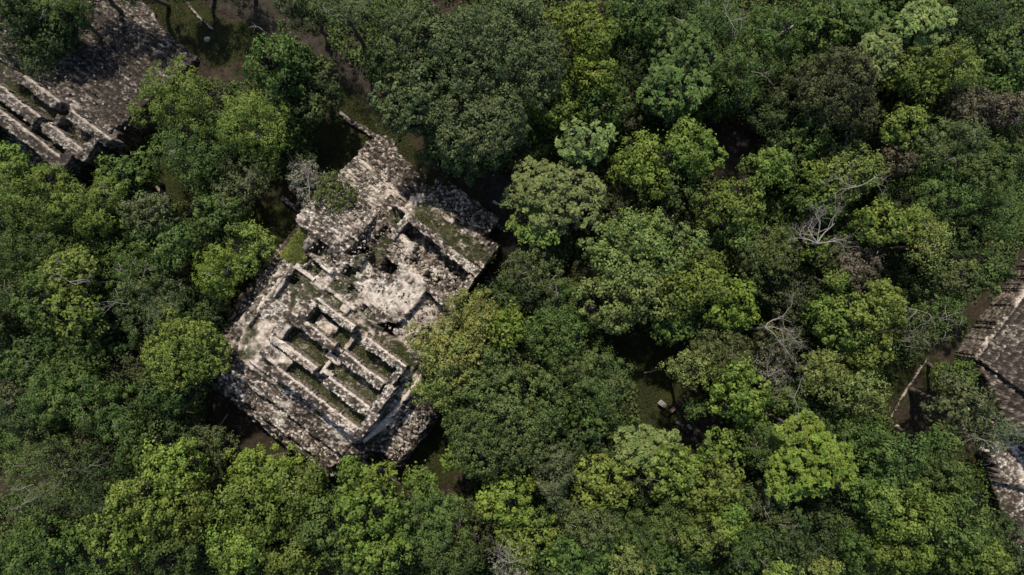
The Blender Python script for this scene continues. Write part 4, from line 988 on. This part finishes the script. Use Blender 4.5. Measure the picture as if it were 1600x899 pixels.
USABLE = [q for q in MAJ if 3 < len(SHORT[q[1]].split()) <= 9 and (SHORT[q[1]] == q[1] or sum(SHORT[q[1]] in l_ for l_ in SHORT) == 1)]
seen = set()
for i, (x, y, r_) in enumerate(fil):
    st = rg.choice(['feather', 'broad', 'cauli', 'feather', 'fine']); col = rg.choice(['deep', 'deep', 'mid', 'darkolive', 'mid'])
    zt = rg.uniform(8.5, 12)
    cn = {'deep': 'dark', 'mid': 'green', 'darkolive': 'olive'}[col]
    for near in sorted(USABLE, key=lambda q: math.hypot(q[0][0] - x, q[0][1] - y)):
        lab = 'shaded %s tree %s the %s' % (cn, where(x - near[0][0], y - near[0][1]), SHORT[near[1]])
        if lab not in seen and len(lab.split()) <= 16: break
    seen.add(lab)
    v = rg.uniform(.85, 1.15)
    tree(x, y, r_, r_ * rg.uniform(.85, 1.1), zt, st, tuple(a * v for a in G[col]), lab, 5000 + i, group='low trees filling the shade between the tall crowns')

# ---- dead and bare trees
def dead_tree(px, py, zt, spreadm, label, seed, dirs, name='dead_tree', r0=.16, up=.15, depth=4):
    rg = np.random.RandomState(seed); x, y = at(px, py, zt); tw = []
    bx, by = x + rg.normal(0, .5), y + rg.normal(0, .5)
    root = empty(name, (bx, by, 0), label, 'tree')
    P, r_ = limb((bx, by, -.3), (x, y, zt - 1), r0 * 1.6, r0, rg, 6, .04)
    V, Q = tube([(P, r_)], 7); np_mesh('trunk', V, Q=Q, mat=M['pale'], parent=root, smooth=True)
    for a, L in dirs:
        tw2 = []
        twigs((x, y, zt - 1), (math.cos(R(a)), math.sin(R(a)), up), L, r0 * .62, depth, rg, tw2, .55, 3)
        V, Q = tube(tw2, 5); np_mesh('bare_limb', V, Q=Q, mat=M['pale'], parent=root)
dead_tree(1283, 380, 16, 5, 'white dead tree with forked bare limbs at the right of the photo', 71, [(60, 3.2), (115, 2.2), (10, 2.2), (150, 2.2), (85, 2.6)])
dead_tree(1200, 513, 16, 4, 'smaller white dead tree left of the huge light dome', 72, [(50, 2.6), (-25, 3.4), (10, 2.6)], r0=.13)
dead_tree(1205, 590, 15, 3, 'bare white twigs rising from the grey dead-leaved crown', 73, [(95, 1.8), (40, 1.4)], r0=.07, depth=3)
dead_tree(1246, 625, 15, 3, 'small bundle of bare white branches left of the yellow crowns', 74, [(100, 1.6), (60, 1.6), (-80, 1.5)], r0=.07, depth=3)
dead_tree(480, 290, 10.5, 3, 'bare reddish dead limbs sticking out of the half-bare bush', 75, [(110, 2.3), (80, 2.0), (-90, 1.8), (150, 1.5)], r0=.08, depth=3)
dead_tree(1345, 290, 16.5, 3, 'white bare limbs lying across the yellow crown in the upper right', 76, [(175, 3.0), (20, 2.4), (200, 2.2)], r0=.10, depth=3)
dead_tree(405, 42, 15, 2, 'single hooked white twig sticking up near the dirt path', 77, [(130, 1.6)], r0=.06, depth=1)
dead_tree(1145, 28, 16, 2, 'crooked white twigs at the top of the photo, right of centre', 78, [(100, 1.8), (20, 1.6), (-60, 1.4)], r0=.07, depth=2)
dead_tree(30, 790, 15.5, 2, 'crooked white bare limb low in the left corner area', 79, [(20, 1.6), (95, 1.3), (190, 1.2)], r0=.06, depth=2)
dead_tree(100, 440, 16, 2, 'pale forked bare limb across the left light green crown', 80, [(-30, 2.2), (110, 1.5), (-10, 1.6)], r0=.07, depth=2)
dead_tree(1440, 485, 14.5, 2, 'long curving white limb beside the stepped pyramid', 81, [(-20, 3.6), (170, 1.8), (-120, 2.0)], r0=.07, depth=2)
dead_tree(1545, 690, 15.5, 2, 'long bare limbs lying over the tree below the pyramid', 82, [(-15, 2.2), (-50, 2.4), (170, 1.6)], r0=.05, depth=2)
dead_tree(797, 885, 16.5, 2, 'tangle of bare pinkish twigs at the bottom edge', 83, [(60, 2.0), (120, 2.0), (20, 1.8), (170, 1.6), (90, 1.8)], r0=.07, depth=3)

def log(pts, r0, r1, label, seed, name='fallen_log', mat='pale'):
    P = np.array([(*at(a, b, z), z) for a, b, z in pts]); n = 7
    t_ = np.linspace(0, 1, n); k = np.linspace(0, 1, len(P))
    Q_ = np.stack([np.interp(t_, k, P[:, i]) for i in range(3)], 1); Q_ += np.random.RandomState(seed).normal(0, .04, Q_.shape)
    V, Q = tube([(Q_, np.linspace(r0, r1, n))], 8); tag(np_mesh(name, V, Q=Q, mat=M[mat], loc=tuple(Q_[0]), smooth=True), label, 'log')
log([(529, 175, .4), (545, 187, .5)], .28, .22, 'pale fallen log at the end of the low wall above the temple', 1)
log([(324, 692, 1), (356, 648, 5.5)], .16, .07, 'thin bare grey trunk leaning towards the lower left temple corner', 2, 'leaning_trunk')
log([(1006, 583, .3), (1032, 577, 1.2)], .12, .05, 'pale fallen branch in the top of the dark clearing', 3, 'fallen_branch')
log([(1240, 40, 14), (1205, 62, 13)], .12, .07, 'pale broken limb lying on the canopy near the top right', 4, 'broken_limb')
log([(1052, 28, 13), (1072, 34, 13)], .08, .05, 'short pale stick lying on the canopy at the top', 5, 'broken_limb')

# ---- undergrowth on the forest floor (nobody could count it)
rgn = np.random.RandomState(9); n = 150000
PX = rgn.uniform(-80, 1680, n); PY = rgn.uniform(-80, 980, n)
op = np.zeros(n, bool)
for P in OPX: op |= inside(P, PX, PY)
dens = fbm(PX * .02, PY * .02, 5)
k = (~op) & (dens > .34)
PX, PY = PX[k], PY[k]; n = len(PX)
z = .2 + 2.2 * rgn.uniform(0, 1, n) * fbm(PX * .03, PY * .03, 8)
P = np.stack([(PX - 800) * MPP, (449.5 - PY) * MPP, z], 1)
P = np.repeat(P, 3, axis=0) + rgn.normal(0, .3, (n * 3, 3)) * np.array([1, 1, .4]); P[:, 2] = np.abs(P[:, 2]) + .05
nn = rgn.normal(0, .5, P.shape) + np.array([0, 0, 1]); nn /= np.linalg.norm(nn, axis=1)[:, None]
o = leaves('undergrowth', P, nn, .42, .5, rgn.uniform(0, 1, len(P)), None, G['mid'], rgn); tag(o, kind='stuff')
# short tufts and weeds on the lawns and the edges of the temple
pts = []
for poly in LAWNS:
    A = np.array(poly, float); x0, y0 = A.min(0); x1, y1 = A.max(0); m_ = int((x1 - x0) * (y1 - y0) * .45)
    qx = rgn.uniform(x0, x1, m_); qy = rgn.uniform(y0, y1, m_); kk = inside(A, qx, qy) & (fbm(qx * .05, qy * .05, 4) > .4); pts.append(np.stack([qx[kk], qy[kk]], 1))
A = np.concatenate(pts); P = np.stack([(A[:, 0] - 800) * MPP, (449.5 - A[:, 1]) * MPP, rgn.uniform(.06, .22, len(A))], 1)
nn = rgn.normal(0, .8, P.shape) + np.array([0, 0, .8]); nn /= np.linalg.norm(nn, axis=1)[:, None]
o = leaves('grass_tufts', P, nn, .22, .35, rgn.uniform(0, 1, len(P)), None, (.042, .050, .018), rgn); tag(o, kind='stuff')
# plants rooting in the joints of the ruins
def weeds(fr, spots, parent, seed, color):
    rg = np.random.RandomState(seed); Pw = []
    for u, v, z, s, k in spots:
        x, y = fr.w(u, v, z); q = rg.normal(0, 1, (k, 3)) * np.array([s, s, .15]); q[:, 2] = np.abs(q[:, 2]) + .1; Pw.append(q + np.array([x, y, z]))
    Pw = np.concatenate(Pw); nn = rg.normal(0, .6, Pw.shape) + np.array([0, 0, .8]); nn /= np.linalg.norm(nn, axis=1)[:, None]
    o = leaves('weeds', Pw, nn, .16, .4, rg.uniform(0, 1, len(Pw)), parent, color, rg); tag(o, kind='stuff')
sp = [(rng.uniform(14, 190), rng.choice([28, 20, 12, -22, -30, -38, -66, -74, -80]), PZ + .1, rng.uniform(.25, .7), 60) for _ in range(110)]
sp += [(rng.uniform(-40, 200), rng.uniform(42, 58), PZ + .15, .5, 50) for _ in range(40)]
sp += [(rng.uniform(-66, -34), rng.uniform(64, 116), 9.5, .5, 70) for _ in range(40)]
sp += [(rng.uniform(60, 195), rng.uniform(236, 262), 6.6, .6, 60) for _ in range(50)]
sp += [(rng.uniform(44, 66), rng.uniform(118, 160), 7.9, .4, 60) for _ in range(20)]
sp += [(rng.uniform(210, 222), rng.uniform(-90, 40), 9.5, .35, 40) for _ in range(30)]
weeds(F, sp, temple, 3, (.085, .095, .028))
sp = [(rng.uniform(0, 140), rng.choice([-20, -26, -32, -58, -62]), bz + .1, rng.uniform(.25, .7), 60) for _ in range(60)]
weeds(F2, sp, ruin2, 4, (.075, .085, .03))
